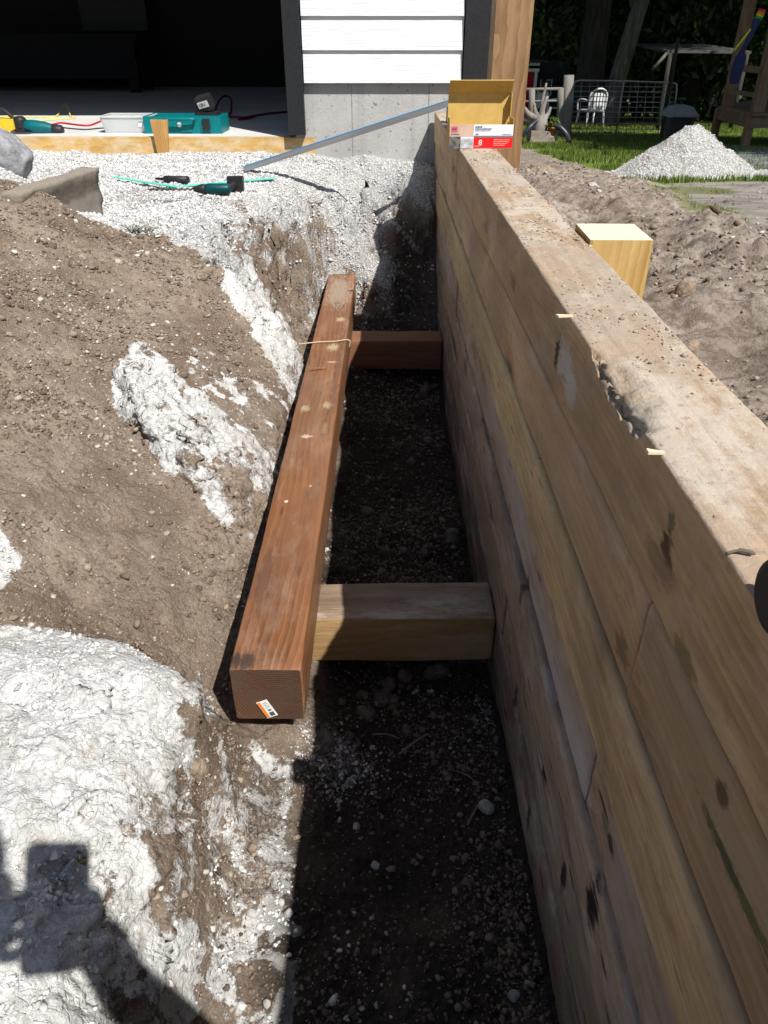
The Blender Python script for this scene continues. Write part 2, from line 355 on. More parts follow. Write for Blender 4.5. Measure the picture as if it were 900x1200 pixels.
def ground_z(x, y):
    h, lime, pad, floor_shade, cliff = fields(x, y)
    d = fbm(x,y,.30,3,31)*.018 + fbm(x,y,.09,4,32)*.011 + fbm(x,y,.022,3,33)*.0032
    rk = ridged(x,y,.085,5,40)
    wx_, wy_ = x+fbm(x,y,.05,3,81)*.018, y+fbm(x,y,.05,3,82)*.018
    wa, wf, wg = worley(wx_, wy_, .042, 5); wb, wf2, wg2 = worley(wx_, wy_, .017, 6); wc, wf3, wg3 = worley(x, y, .011, 7)
    soil = (1-lime)*(1-pad)
    flaky = .25+.9*sst(-.25,.35,fbm(x,y,.16,4,87))
    d = d + lime*(1-pad)*flaky*(rk*.016-.004 + fbm(x,y,.05,4,88)*.012 + (wa-.5)*.006*sst(0,.25,wg-wf) + (wb-.5)*.003*sst(0,.3,wg2-wf2) - .010*sst(.10,.0,wg-wf)*sst(.0,.3,fbm(x,y,.12,3,89)))
    clod = sst(-.1,.35,fbm(x,y,.22,3,83))
    d = d + soil*((.55-wf3)*.0022*(.4+wc) + clod*(.6-wf2)*.005*wb*1.6) + fbm(x,y,.045,4,84)*.0065*soil
    d = d + cliff*(rk*.03+(wa-.5)*.03+(wb-.5)*.010) + floor_shade*(fbm(x,y,.12,5,50)*.016+(.6-wf2)*.008*wb)
    d = d + sst(1.02,1.10,h)*sst(1.28,1.2,h)*sst(-.40,-.36,x)*sst(-.26,-.29,x)*sst(1.05,.95,y)*(rk*.014+(wa-.5)*.012)
    d = d + pad*(1-cliff)*fbm(x,y,.03,3,51)*.004
    ins = poly_sd(x,y,lump_r); d = d + sst(-.015,.05,ins)*(.085+ridged(x,y,.07,4,44)*.034+fbm(x,y,.025,3,45)*.010)
    ins = poly_sd(x,y,strip_r); d = d + sst(-.01,.04,ins)*(.018+ridged(x,y,.05,4,46)*.016)
    ins = poly_sd(x,y,mound_r); d = d + sst(-.01,.03,ins)*.016
    # near the timbers the dirt is pushed flat
    tim = sst(.10,.0,np.abs(x+.225)-.07)*sst(.95,1.1,y)*sst(3.95,3.85,y)
    hh = h-d
    hh = np.where(tim > 0, np.maximum(hh, hh*(1-tim)+tim*np.maximum(hh,1.20)), hh)
    inw = (x > .262)
    return hh, lime, pad, floor_shade, d
def axis(*seg):
    out = []
    for a, b, st in seg: out += list(np.arange(a, b-1e-9, st))
    out.append(seg[-1][1]); return np.array(out)
gx = axis((-30,-6,3),(-6,-2.2,.12),(-2.2,-1.3,.018),(-1.3,.304,.0044))
gy_ = axis((-30,-4,2.5),(-4,-1,.1),(-1,.3,.03),(.3,1.9,.0042),(1.9,3.1,.0062),(3.1,4.47,.009))
GX, GY = np.meshgrid(gx, gy_); hh, lime, pad, floor_shade, dd = ground_z(GX.ravel(), GY.ravel())
nxg, nyg = len(gx), len(gy_)
V = np.stack([GX.ravel(), GY.ravel(), ZC-hh], 1)
# rough up the steep faces sideways too
j = np.stack([fbm(V[:,1]*1.3+V[:,2]*2, V[:,2]*1.7+V[:,0], .05, 3, 61), fbm(V[:,0]+V[:,2]*2, V[:,2]*1.9-V[:,1], .05, 3, 62)], 1)
Hg = hh.reshape(nyg, nxg); gy2, gx2 = np.gradient(Hg, gy_, gx); gm = np.hypot(gx2, gy2); steep = sst(.9, 2.2, gm).ravel()
n3 = fbm(V[:,0]*1.2+V[:,2]*.9, V[:,2]*1.4-V[:,1]*.8, .075, 4, 63)*.9 + ridged(V[:,0]-V[:,2]*1.1, V[:,2]+V[:,1]*.9, .05, 3, 64)*.4
inner = (V[:,0] > -2.2)*(V[:,0] < .25)*(V[:,1] > 0)*(V[:,1] < 4.4)
V[:,0] += j[:,0]*.010*inner; V[:,1] += j[:,1]*.010*inner
nt_ = (V[:,0] < -.325)|(V[:,0] > -.10)|(V[:,1] > 3.95)
V[:,0] += n3*.034*steep*inner*nt_*(gx2/np.maximum(gm,.01)).ravel(); V[:,1] += n3*.034*steep*inner*nt_*(gy2/np.maximum(gm,.01)).ravel()
I = np.arange(nxg*nyg).reshape(nyg, nxg); F = np.stack([I[:-1,:-1].ravel(), I[:-1,1:].ravel(), I[1:,1:].ravel(), I[1:,:-1].ravel()], 1)

def soil_mat():
    t = NT('excavated_soil'); L = t.attr('lime'); P = t.attr('pad'); W = t.attr('floor_shade')
    a = t.noise(scale=9, detail=8, rough=.65); b = t.noise(scale=70, detail=6, rough=.7); c = t.noise(scale=320, detail=4, rough=.7)
    brown = t.mix(t.ramp(a, [(.35,0.0),(.65,1.0)]), (.185,.142,.108), (.30,.243,.192))
    brown = t.mix(t.ramp(t.noise(scale=2.6, detail=7, rough=.7), [(.45,0.0),(.58,.85)]), brown, (.135,.096,.069))
    brown = t.mix(t.ramp(b, [(.38,.75),(.50,0.0)]), brown, (.15,.108,.078))
    brown = t.mix(t.ramp(c, [(.57,0.0),(.66,.65)]), brown, (.50,.45,.385))
    brown = t.mix(t.ramp(c, [(.34,.7),(.42,0.0)]), brown, (.09,.066,.048))
    wet = t.mix(t.ramp(b, [(.35,0.0),(.7,1.0)]), (.020,.015,.0115), (.055,.043,.034))  # near-black soil colour standing in for shade on the floor
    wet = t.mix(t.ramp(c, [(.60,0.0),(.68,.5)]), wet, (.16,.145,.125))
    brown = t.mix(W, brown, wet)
    dv = t.n('ShaderNodeVectorMath', operation='ADD'); dn = t.n('ShaderNodeTexNoise'); dn.inputs['Scale'].default_value = 22; dn.inputs['Detail'].default_value = 4; t.l(t.tc.outputs['Object'], dn.inputs['Vector'])
    ds = t.n('ShaderNodeVectorMath', operation='SCALE'); ds.inputs['Scale'].default_value = .03; t.l(dn.outputs['Color'], ds.inputs[0]); t.l(t.tc.outputs['Object'], dv.inputs[0]); t.l(ds.outputs[0], dv.inputs[1])
    pc_ = t.n('ShaderNodeSeparateColor'); t.l(t.voro(dv.outputs[0], 75, out='Color'), pc_.inputs[0]); plate = pc_.outputs[0]
    pc2 = t.n('ShaderNodeSeparateColor'); t.l(t.voro(dv.outputs[0], 170, out='Color'), pc2.inputs[0]); plate2 = pc2.outputs[0]
    crk = t.ramp(t.voro(dv.outputs[0], 48, feature='DISTANCE_TO_EDGE'), [(.0,1.0),(.05,0.0)])
    white = t.mix(plate, (.56,.56,.55), (.70,.70,.685))
    white = t.mix(t.ramp(b, [(.36,.8),(.46,0.0)]), white, (.42,.40,.37))
    white = t.mix(t.math('MULTIPLY', crk, .16), white, (.33,.30,.27))
    white = t.mix(t.ramp(a, [(.47,0.0),(.62,.75)]), white, (.43,.405,.365))
    white = t.mix(t.ramp(t.noise(scale=28, detail=7, rough=.72), [(.50,0.0),(.60,.55)]), white, (.45,.445,.43))
    shaded_white = t.mix(W, white, (.20,.19,.175)); 
    Lm = t.math('ADD', L, t.math('ADD', t.math('MULTIPLY', t.math('SUBTRACT', b, .5), 2.1), t.math('MULTIPLY', t.math('SUBTRACT', c, .5), 1.2))); Lm = t.ramp(Lm, [(.30,0.0),(.62,1.0)])
    col = t.mix(Lm, brown, shaded_white)
    v = t.voro(scale=150, out='Color'); grav = t.mix(t.ramp(t.voro(scale=120), [(.30,0.0),(.60,1.0)]), (.60,.60,.59), (.32,.31,.30))
    sep = t.n('ShaderNodeSeparateColor'); t.l(v, sep.inputs[0])
    grav = t.mix(t.ramp(sep.outputs[0], [(.3,.45),(.8,0.0)]), grav, (.33,.32,.31))
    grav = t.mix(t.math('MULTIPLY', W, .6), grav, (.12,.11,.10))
    col = t.mix(t.math('MULTIPLY', P, Lm), col, grav)
    t.set(col, .95, spec=.15)
    hgt = t.math('ADD', t.math('MULTIPLY', b, .6), t.math('ADD', t.math('MULTIPLY', c, .25), t.math('MULTIPLY', t.voro(scale=95), -.35)))
    limeh = t.math('ADD', t.math('MULTIPLY', plate, .10), t.math('ADD', t.math('MULTIPLY', plate2, .08), t.math('MULTIPLY', crk, -.12)))
    hgt = t.math('ADD', hgt, t.math('MULTIPLY', limeh, Lm)); t.bump(hgt, .9, .011); return t.m
lime = np.clip(lime + (steep*inner)*(fbm(V[:,0]*1.2+V[:,2]*1.3, V[:,2]*1.2-V[:,1]*.8, .06, 5, 66)*1.3-.10), 0, 1)
ground = np_mesh('ground', V, F, soil_mat(), smooth=True, attrs={'lime': lime, 'pad': pad, 'floor_shade': floor_shade})
tag(ground, 'excavated brown soil and pale clay banks with a trench and gravel pad', 'ground', kind='structure')
_sx, _sy = gx, gy_; _Z = V[:,2].reshape(nyg, nxg)
def gz(x, y):                   # bilinear height of the finished ground
    x = np.atleast_1d(np.asarray(x, float)); y = np.atleast_1d(np.asarray(y, float))
    i = np.clip(np.searchsorted(_sx, x)-1, 0, nxg-2); k = np.clip(np.searchsorted(_sy, y)-1, 0, nyg-2)
    fx = np.clip((x-_sx[i])/(_sx[i+1]-_sx[i]),0,1); fy = np.clip((y-_sy[k])/(_sy[k+1]-_sy[k]),0,1)
    return (_Z[k,i]*(1-fx)+_Z[k,i+1]*fx)*(1-fy)+(_Z[k+1,i]*(1-fx)+_Z[k+1,i+1]*fx)*fy
def gpt(px, py, up=0):
    r = ray(px, py); r = r/np.linalg.norm(r); ts = np.linspace(.5, 6.5, 2500); zz = gz(r[0]*ts, r[1]*ts)
    b = (ZC+r[2]*ts) < zz; i = int(np.argmax(b)); t = ts[i]; return Vector((r[0]*t, r[1]*t, zz[i]+up))

# ================================================================== YARD (right of the wall) : one sheet to the horizon
YK = [-30,0,1.5,2.5,4,5.3,6.6,9,13,17.3,20,27,40,90,300]; HK = [.40,.42,.46,.55,.72,.86,1.0,1.18,1.48,1.80,1.86,2.3,3.0,3.4,3.4]
def hy(x, y): return np.interp(y, YK, HK)
def yard_fields(x, y):
    n = fbm(x,y,.9,4,71); n2 = fbm(x,y,.25,4,72)
    edge = np.interp(y, [0,2,3.2,5,6,7.5,9.3,13,20,30], [1.35,1.32,1.35,1.75,2.0,1.95,1.9,2.15,1.5,1.0])
    s = x-edge+n*.16+n2*.10
    grass = sst(0,.12,s)*sst(5.6,6.3,y+n*.3)
    asph = sst(-.05,.15,s)*sst(6.4,5.9,y+n*.3)
    patch = sst(.10,.03,np.abs(s-.05)+n2*.16)*sst(1.5,2.0,y)*sst(6.4,5.2,y)
    patch = np.maximum(patch, sst(.32,.12,np.hypot(x-1.95,(y-5.1)*.8)+n2*.3))
    far = sst(.3,.6, n)*0
    return grass, asph, patch, s
def yard_h(x, y):
    grass, asph, patch, s = yard_fields(x, y)
    soil = 1-np.maximum(grass, asph)
    near = sst(9,5,y)
    rut = np.sin((x-.9)*9+fbm(x,y,.8,2,75)*2.5)*.018
    d = soil*(fbm(x,y,.35,4,76)*.06+fbm(x,y,.09,4,77)*.034+ridged(x,y,.11,4,78)*.020+(.6-worley(x+fbm(x,y,.05,2,86)*.03,y,.05,8)[1])*.026*sst(-.2,.3,fbm(x,y,.3,3,85))+rut)*np.where(near > 0, .35+.65*near, .35)
    d = d + (1-soil)*fbm(x,y,1.5,3,79)*.02 + asph*fbm(x,y,.03,2,80)*.002
    d = d*sst(.38,.50,x)+ (1-sst(.38,.5,x))*np.minimum(d, .0)
    berm = .04*np.exp(-((x-.95)/.22)**2)*sst(1.2,2.4,y)*sst(7,4,y) + .05*np.exp(-((x-.62)/.12)**2)*sst(2.6,3.2,y)*sst(4.4,3.8,y)
    dip = .045*np.exp(-((x-.50)/.16)**2)*sst(2.4,1.7,y)
    d = d*(1-.6*np.exp(-((x-.50)/.2)**2)*sst(2.2,1.7,y))
    return hy(x,y)-d-berm+dip, grass, asph, patch
yx = axis((.40,2.4,.013),(2.4,5,.05),(5,14,.25),(14,60,3),(60,200,20))
yy = axis((-30,-2,4),(-2,.6,.06),(.6,3.5,.012),(3.5,7.5,.022),(7.5,14,.07),(14,30,.3),(30,60,3),(60,280,20))
YX, YY = np.meshgrid(yx, yy); yh, grass, asph, patch = yard_h(YX.ravel(), YY.ravel())
Vy = np.stack([YX.ravel(), YY.ravel(), ZC-yh], 1); nxy, nyy = len(yx), len(yy)
I = np.arange(nxy*nyy).reshape(nyy, nxy); Fy = np.stack([I[:-1,:-1].ravel(), I[:-1,1:].ravel(), I[1:,1:].ravel(), I[1:,:-1].ravel()], 1)
def yard_mat():
    t = NT('yard_surface'); G = t.attr('grass'); A = t.attr('asph'); Pt = t.attr('patch')
    a = t.noise(scale=4, detail=8, rough=.65); b = t.noise(scale=38, detail=7, rough=.7); c = t.noise(scale=220, detail=4, rough=.7)
    soil = t.mix(t.ramp(a, [(.35,0.0),(.65,1.0)]), (.23,.185,.15), (.38,.325,.275))
    soil = t.mix(t.ramp(b, [(.40,.8),(.56,0.0)]), soil, (.12,.09,.068))
    soil = t.mix(t.ramp(c, [(.58,0.0),(.70,.5)]), soil, (.45,.41,.36))
    gr = t.mix(t.ramp(b, [(.35,0.0),(.65,1.0)]), (.07,.12,.015), (.16,.22,.035))
    asp = t.mix(t.ramp(c, [(.35,0.0),(.65,1.0)]), (.13,.12,.11), (.24,.225,.205)); asp = t.mix(t.ramp(a, [(.42,0.0),(.6,.8)]), asp, (.36,.32,.27))
    col = t.mix(A, soil, asp); col = t.mix(G, col, gr)
    col = t.mix(t.math('MULTIPLY', Pt, .7), col, (.13,.15,.04))
    t.set(col, .95, spec=.15); t.bump(t.math('ADD', t.math('MULTIPLY', b, .7), t.math('MULTIPLY', c, .25)), .8, .02); return t.m
YM = yard_mat()
yard = np_mesh('yard_ground', Vy, Fy, YM, smooth=True, attrs={'grass': grass, 'asph': asph, 'patch': patch})
tag(yard, 'rutted bare soil, lawn and asphalt drive beside the timber wall', 'ground', kind='structure')
def yz(x, y): return float(ZC-yard_h(np.array([x],float), np.array([y],float))[0][0])
def yp(px, py):                 # pixel -> place on the yard
    r = ray(px, py); lo = None
    for Y in np.concatenate([np.arange(.8,12,.02), np.arange(12,80,.1)]):
        t = Y/r[1]
        if -r[2]*t > np.interp(Y, YK, HK): return Vector((r[0]*t, Y, yz(r[0]*t, Y)))
    return Vector((r[0]*t, Y, yz(r[0]*t, Y)))
bm = bmesh.new()                # the land behind the house and far left
vs = [bm.verts.new(p) for p in [(-200,4.6,ZC-.75),(.39,4.6,ZC-.80),(.39,300,ZC-3.45),(-200,300,ZC-3.45)]]; bm.faces.new(vs)
tag(obj('far_ground', bm, plain('far_grass', (.07,.10,.03), .95, scale=3)), 'grassy land behind the garage', 'ground', kind='structure')
bm = bmesh.new()
vs = [bm.verts.new(p) for p in [(-200,-300,ZC-.47),(200,-300,ZC-.47),(200,-29,ZC-.47),(-200,-29,ZC-.47)]]; bm.faces.new(vs)
tag(obj('near_ground', bm, plain('rear_grass', (.07,.10,.03), .95, scale=3)), 'grassy land behind the photographer', 'ground', kind='structure')

# ================================================================== loose stuff: crumbs, chips, gravel
def ico():
    p = (1+5**.5)/2; v = np.array([(-1,p,0),(1,p,0),(-1,-p,0),(1,-p,0),(0,-1,p),(0,1,p),(0,-1,-p),(0,1,-p),(p,0,-1),(p,0,1),(-p,0,-1),(-p,0,1)])/math.hypot(1,p)
    f = np.array([(0,11,5),(0,5,1),(0,1,7),(0,7,10),(0,10,11),(1,5,9),(5,11,4),(11,10,2),(10,7,6),(7,1,8),(3,9,4),(3,4,2),(3,2,6),(3,6,8),(3,8,9),(4,9,5),(2,4,11),(6,2,10),(8,6,7),(9,8,1)]); return v, f
IV, IF = ico()
def rocks(name, x, y, z, size, mats, flat=.7, sink=.3, jit=.25, tone=None, tilt=None, amin=.55):
    n = len(x); size = np.asarray(size)
    q = rng.normal(size=(n,4)); q /= np.linalg.norm(q, axis=1)[:,None]; a,b,c,d = q.T
    M = np.stack([np.stack([a*a+b*b-c*c-d*d,2*(b*c-a*d),2*(b*d+a*c)],1),np.stack([2*(b*c+a*d),a*a-b*b+c*c-d*d,2*(c*d-a*b)],1),np.stack([2*(b*d-a*c),2*(c*d+a*b),a*a-b*b-c*c+d*d],1)],1)
    asp_ = np.stack([np.ones(n), rng.uniform(amin,1,n), rng.uniform(.35*amin/.55,.8,n)],1)
    P = IV[None]*(1+rng.uniform(-jit,jit,(n,12,1)))*asp_[:,None]
    P = np.einsum('nij,nkj->nki', M, P); P[:,:,2] *= flat; P *= size[:,None,None]*.5
    P += np.stack([x,y,z+size*.5*flat*(1-2*sink)*.6],1)[:,None]
    Fc = (IF[None]+(np.arange(n)*12)[:,None,None]).reshape(-1,3)
    tone = rng.uniform(0,1,n) if tone is None else tone
    return np_mesh(name, P.reshape(-1,3), Fc, mats, attrs={'tone': np.repeat(tone, 12)})
def tone_mat(name, stops, rough=.95, nscale=180, nmix=.35):
    t = NT(name); c = t.ramp(t.attr('tone'), stops); n = t.noise(scale=nscale, detail=4)
    c = t.mix(t.math('MULTIPLY', t.ramp(n, [(.4,1.0),(.6,0.0)]), nmix), c, (.10,.08,.06)); t.set(c, rough, spec=.2); t.bump(n, .4, .003); return t.m
def scatter(n, x0, x1, y0, y1, keep):
    x = rng.uniform(x0,x1,n); y = rng.uniform(y0,y1,n); k = keep(x,y) > rng.uniform(0,1,n); return x[k], y[k]
def dens(y): return np.clip(1.35/(y+.55), .1, 1)
# soil crumbs
x, y = scatter(230000, -1.8,.26, .3,3.3, lambda x,y: dens(y)**1.1*np.clip(.50+fbm(x,y,.35,4,90)*1.2,0.12,1))
h,l,p,m_,_ = fields(x,y)+() if False else (*fields(x,y),)
k = (l < .5) & ~((np.abs(x+.225)<.085)&(y>1.02)&(y<3.95)); x, y, m_ = x[k], y[k], m_[k]
sz = np.clip(rng.lognormal(math.log(.0042), .55, len(x)), .002, .022)*(1+.22*y)
o = rocks('soil_crumbs', x, y, gz(x,y), sz, tone_mat('soil_crumb', [(0,(.11,.078,.055)),(.45,(.25,.195,.148)),(.88,(.37,.305,.24)),(.95,(.56,.52,.46)),(1,(.70,.68,.64))]), tone=rng.uniform(0,1,len(x))*(1-.55*m_), jit=.35)  # crumbs darkened by the painted floor shade as well
tag(o, 'loose brown soil crumbs over the banks', 'soil', kind='stuff')
x, y = scatter(26000, -1.7,-.36, .6,3.2, lambda x,y: dens(y)*np.clip(-.05+fbm(x,y,.30,3,96)*2.2+.5*sst(-.75,-1.0,x)*sst(1.9,1.2,y),0,1))
h,l,p,m_,_ = fields(x,y); k = (l < .35)&(p < .5); x,y = x[k],y[k]
o = rocks('soil_lumps', x, y, gz(x,y), np.clip(rng.lognormal(math.log(.0095), .45, len(x)), .005, .032), tone_mat('dark_lump', [(0,(.10,.07,.05)),(.7,(.19,.14,.10)),(1,(.27,.21,.155))]), tone=None, jit=.4)
tag(o, 'darker crumbly soil lumps lying in drifts on the bank', 'soil', kind='stuff')
# white chips on lime patches
x, y = scatter(150000, -1.4,.2, .3,3.4, lambda x,y: dens(y)*np.clip(.35+fbm(x,y,.12,3,91)*.9,.03,1))
h,l,p,m_,_ = fields(x,y); k = (l > .45) & (p < .5); x,y = x[k],y[k]
sz = np.clip(rng.lognormal(math.log(.0058), .5, len(x)), .0025, .022)
o = rocks('limestone_chips', x, y, gz(x,y), sz, tone_mat('lime_chip', [(0,(.42,.41,.385)),(.3,(.58,.58,.56)),(1,(.70,.70,.685))], nmix=.15), flat=.45, sink=.45, jit=.5, amin=.4)
tag(o, 'flat pale limestone chips caked on the banks', 'stone chips', kind='stuff')
# gravel pad
x, y = scatter(95000, -2.2,.26, 2.8,4.42, lambda x,y: np.clip(.75+fbm(x,y,.3,3,92)*.7,.1,1))
h,l,p,m_,_ = fields(x,y); k = (p > .5) & (rng.uniform(0,1,len(x)) < np.clip(l*1.1+.12,0,1)); x,y,m_,l = x[k],y[k],m_[k],l[k]
sz = np.clip(rng.lognormal(math.log(.0082), .42, len(x)), .005, .030)
o = rocks('crushed_gravel', x, y, gz(x,y), sz, tone_mat('gravel_stone', [(0,(.26,.25,.24)),(.2,(.50,.49,.475)),(.5,(.60,.60,.59)),(1,(.71,.71,.70))], nscale=90, nmix=.12), flat=.8, jit=.38, tone=np.clip(rng.uniform(0,1,len(x))*(.35+.65*np.clip(l,0,1)),0,1))
tag(o, 'crushed pale gravel in front of the garage slab', 'gravel', kind='stuff')
# pale bits on the dark trench floor
x, y = scatter(30000, -.30,.262, .35,3.9, lambda x,y: np.clip(.20+fbm(x,y,.25,4,93)*1.2,.03,1))
sz = np.clip(rng.lognormal(math.log(.0042), .62, len(x)), .002, .030)
o = rocks('trench_grit', x, y, gz(x,y), sz, tone_mat('grit', [(0,(.05,.038,.03)),(.6,(.12,.10,.085)),(.8,(.36,.34,.31)),(1,(.68,.67,.64))]), flat=.7)
tag(o, 'pale stone grit lying on the dark trench floor', 'grit', kind='stuff')
pcx_, pcy_ = gp(395,890); x = pcx_+rng.normal(size=1500)*.045; y = pcy_+rng.normal(size=1500)*.04
o = rocks('gravel_spill', x, y, gz(x,y), np.clip(rng.lognormal(math.log(.0055), .45, len(x)), .003, .016), bpy.data.materials['grit'], tone=rng.uniform(.55,1,len(x)), jit=.4)
tag(o, 'small spill of pale chips on the floor below the near cross timber', 'stone chips', kind='stuff')
# yard clods
x, y = scatter(90000, .42,2.9, .7,8.5, lambda x,y: dens(y)*np.clip(.45+fbm(x,y,.4,4,94)*1.4,.03,1))
g_,a_,_,_ = yard_fields(x,y); k = (g_ < .3)&((a_ < .4)|(rng.uniform(0,1,len(x)) < .15))&~((x < .56)&(y > 1.48)&(y < 1.68)); x,y = x[k],y[k]
zz = ZC-yard_h(x,y)[0]; sz = np.clip(rng.lognormal(math.log(.0065), .6, len(x)), .003, .045)*(1+.12*y)
o = rocks('yard_clods', x, y, zz, sz, tone_mat('clod', [(0,(.13,.095,.07)),(.5,(.24,.185,.14)),(.88,(.36,.30,.24)),(1,(.58,.55,.50))]), flat=.75)
tag(o, 'loose clods over the rutted soil beyond the wall', 'soil', kind='stuff')
# dust, sawdust and chips on top of the wall
x, y = scatter(7000, .274,.402, .25,4.4, lambda x,y: dens(y)*np.clip(.4+fbm(x,y,.14,4,95)*1.3,.02,1))
sz = np.clip(rng.lognormal(math.log(.0021), .5, len(x)), .001, .007)*(1+.5*y)
k = ~((x < .305)&(y > .66)&(y < .95)); x,y,sz = x[k],y[k],sz[k]
o = rocks('sawdust', x, y, np.full(len(x), ZC-.346), sz, tone_mat('sawdust', [(0,(.27,.21,.155)),(.5,(.40,.33,.26)),(1,(.60,.53,.42))]), flat=.5, sink=.3)
tag(o, 'sawdust and dirt crumbs on top of the timber wall', 'sawdust', kind='stuff')

# ================================================================== WOOD
TAN = (.40,.255,.125); TAND = (.235,.135,.06)
def timber_mesh(x0,x1,y0,y1,z0,z1, chip=False, seed=0, ny=None, rnd=.009, wob=.0028, topmat=False):
    """squared log: rounded section swept along Y with slight unevenness and split ends"""
    ring = []; w, hgt = (x1-x0)/2, (z1-z0)/2; cx, cz = (x0+x1)/2, (z0+z1)/2
    def side(a, b, n): return [(a[0]+(b[0]-a[0])*i/n, a[1]+(b[1]-a[1])*i/n) for i in range(n)]
    r = rnd; K = 14 if chip else 6
    cor = [(w-r,hgt-r,0),(-w+r,hgt-r,90),(-w+r,-hgt+r,180),(w-r,-hgt+r,270)]
    pts = []
    for ci, (a, b, ang) in enumerate(cor):
        arc = [(a+r*math.cos(R(ang+t)), b+r*math.sin(R(ang+t))) for t in (0,30,60,90)]
        pts += arc[:]
        na, nb, nang = cor[(ci+1)%4]; nx_ = (na+r*math.cos(R(nang)), nb+r*math.sin(R(nang)))
        pts += side(arc[-1], nx_, K)[1:]
    pts = np.array(pts); n = len(pts)
    step = .006 if chip else .025
    ys = np.arange(y0, y1, step); ys = np.append(ys, y1) if y1-ys[-1] > step*.3 else np.append(ys[:-1], y1)
    ys = np.unique(np.concatenate([[y0, y0+.002], ys, [y1-.002, y1]]))
    Yg, A = np.meshgrid(ys, np.arange(n), indexing='ij')
    px_, pz_ = pts[A,0], pts[A,1]
    ang = np.arctan2(pz_, px_)
    wv = fbm(Yg, ang*.05+seed*3.3, .25, 3, int(seed*10)+100)*wob + fbm(Yg, ang*.3+seed, .04, 3, int(seed*10)+120)*wob*.35
    rr = np.hypot(px_, pz_); px_ = px_*(1+wv/rr); pz_ = pz_*(1+wv/rr)
    endt = np.minimum(np.minimum(Yg-y0, y1-Yg)/.002, 1); px_ *= 1-(1-endt)*.03; pz_ *= 1-(1-endt)*.03
    X = cx+px_; Z = cz+pz_
    if chip:                    # the bite out of the inner top edge
        dx = X-x0; dz = z1-Z
        u = (Yg-.81)/.125
        depth = np.clip(1-u*u, 0, 1)**.6*.030*(1+.35*fbm(Yg,X,.02,3,7))
        jag = ridged(Yg*.35, (X+Z)*1.6, .012, 4, 8)*.0075+fbm(Yg,X+Z,.02,4,9)*.008
        ins = np.clip(depth-(dx*.95+dz*1.25), 0, 1)
        cut = ins > 0
        mv = ins*.62
        Z = np.where(cut, Z-mv*1.0-np.where(ins > .002, jag, 0), Z); X = np.where(cut & (dz > .004) | (cut & (dx < .004)), X+mv*.5, X)
    Vv = np.stack([X.ravel(), Yg.ravel(), Z.ravel()], 1); m_ = len(ys)
    I = np.arange(m_*n).reshape(m_, n); F_ = np.stack([I[:-1].ravel(), np.roll(I[:-1],-1,1).ravel(), np.roll(I[1:],-1,1).ravel(), I[1:].ravel()], 1)
    me_v = Vv; bm = bmesh.new(); bv = [bm.verts.new(v) for v in me_v]
    for f in F_:
        fc = bm.faces.new([bv[i] for i in f]); fc.smooth = True
    f0 = bm.faces.new([bv[i] for i in I[0][::-1]]); f1 = bm.faces.new([bv[i] for i in I[-1]])
    bmesh.ops.recalc_face_normals(bm, faces=bm.faces[:])
    if topmat:
        bm.normal_update()
        for f in bm.faces:
            if f.normal.z > .6: f.material_index = 1
            if topmat == 2 and f.normal.z <= .6 and f.calc_center_median().z > z1-.035 and .66 < f.calc_center_median().y < .96 and f.calc_center_median().x < x0+.035 and abs(f.normal.x) < .93: f.material_index = 1
    return bm
def top_mat():
    t = NT('dusty_timber_top'); v = t.mapping((60,3,60)); f = t.noise(v, 1, 5)
    a = t.noise(t.mapping((5,2.2,5)), 1, 7, .62); b = t.noise(scale=60, detail=7, rough=.72); c = t.noise(scale=420, detail=3, rough=.7)
    col = t.mix(t.ramp(f, [(.35,0.0),(.65,1.0)]), (.43,.315,.215), (.30,.205,.13))
    a2 = t.noise(t.mapping((9,4.5,9), (3,1,0)), 1, 8, .68)
    col = t.mix(t.ramp(a2, [(.46,0.0),(.56,.85)]), col, (.485,.425,.35))
    col = t.mix(t.ramp(a, [(.46,0.0),(.62,.7)]), col, (.36,.305,.25))
    col = t.mix(t.ramp(b, [(.36,.6),(.45,0.0)]), col, (.25,.19,.14))
    col = t.mix(t.ramp(c, [(.62,0.0),(.70,.4)]), col, (.70,.64,.55))
    t.set(col, .95, spec=.15)
    wv = t.n('ShaderNodeTexWave'); wv.inputs['Scale'].default_value = 9; wv.inputs['Distortion'].default_value = 9; wv.inputs['Detail'].default_value = 4; t.l(t.mapping((.5,1,1)), wv.inputs['Vector'])
    t.bump(t.math('ADD', t.math('MULTIPLY', b, .35), t.math('ADD', t.math('MULTIPLY', f, .5), t.math('ADD', t.math('MULTIPLY', a2, .9), t.math('MULTIPLY', wv.outputs['Fac'], .10)))), .8, .008); return t.m
TOPM = top_mat()
GREY = (.20,.165,.14); DK = (.045,.034,.026)
def wm(i, light, dark, **kw): return wood('wall_wood_%d' % i if False else 'wall_wood', light, dark, seed=i*1.37+.5, off=(.05+.07*((i*37)%5)/5,0,-.02-.3*((i*53)%7)/7), **kw)
def fpt(px, py):                # pixel -> place on the wall's inner face
    d = FP*.270/(px-450); h = (py-40)*CT*d/FP; return (d-h*ST)/CT, ZC-h
SPOTS = []
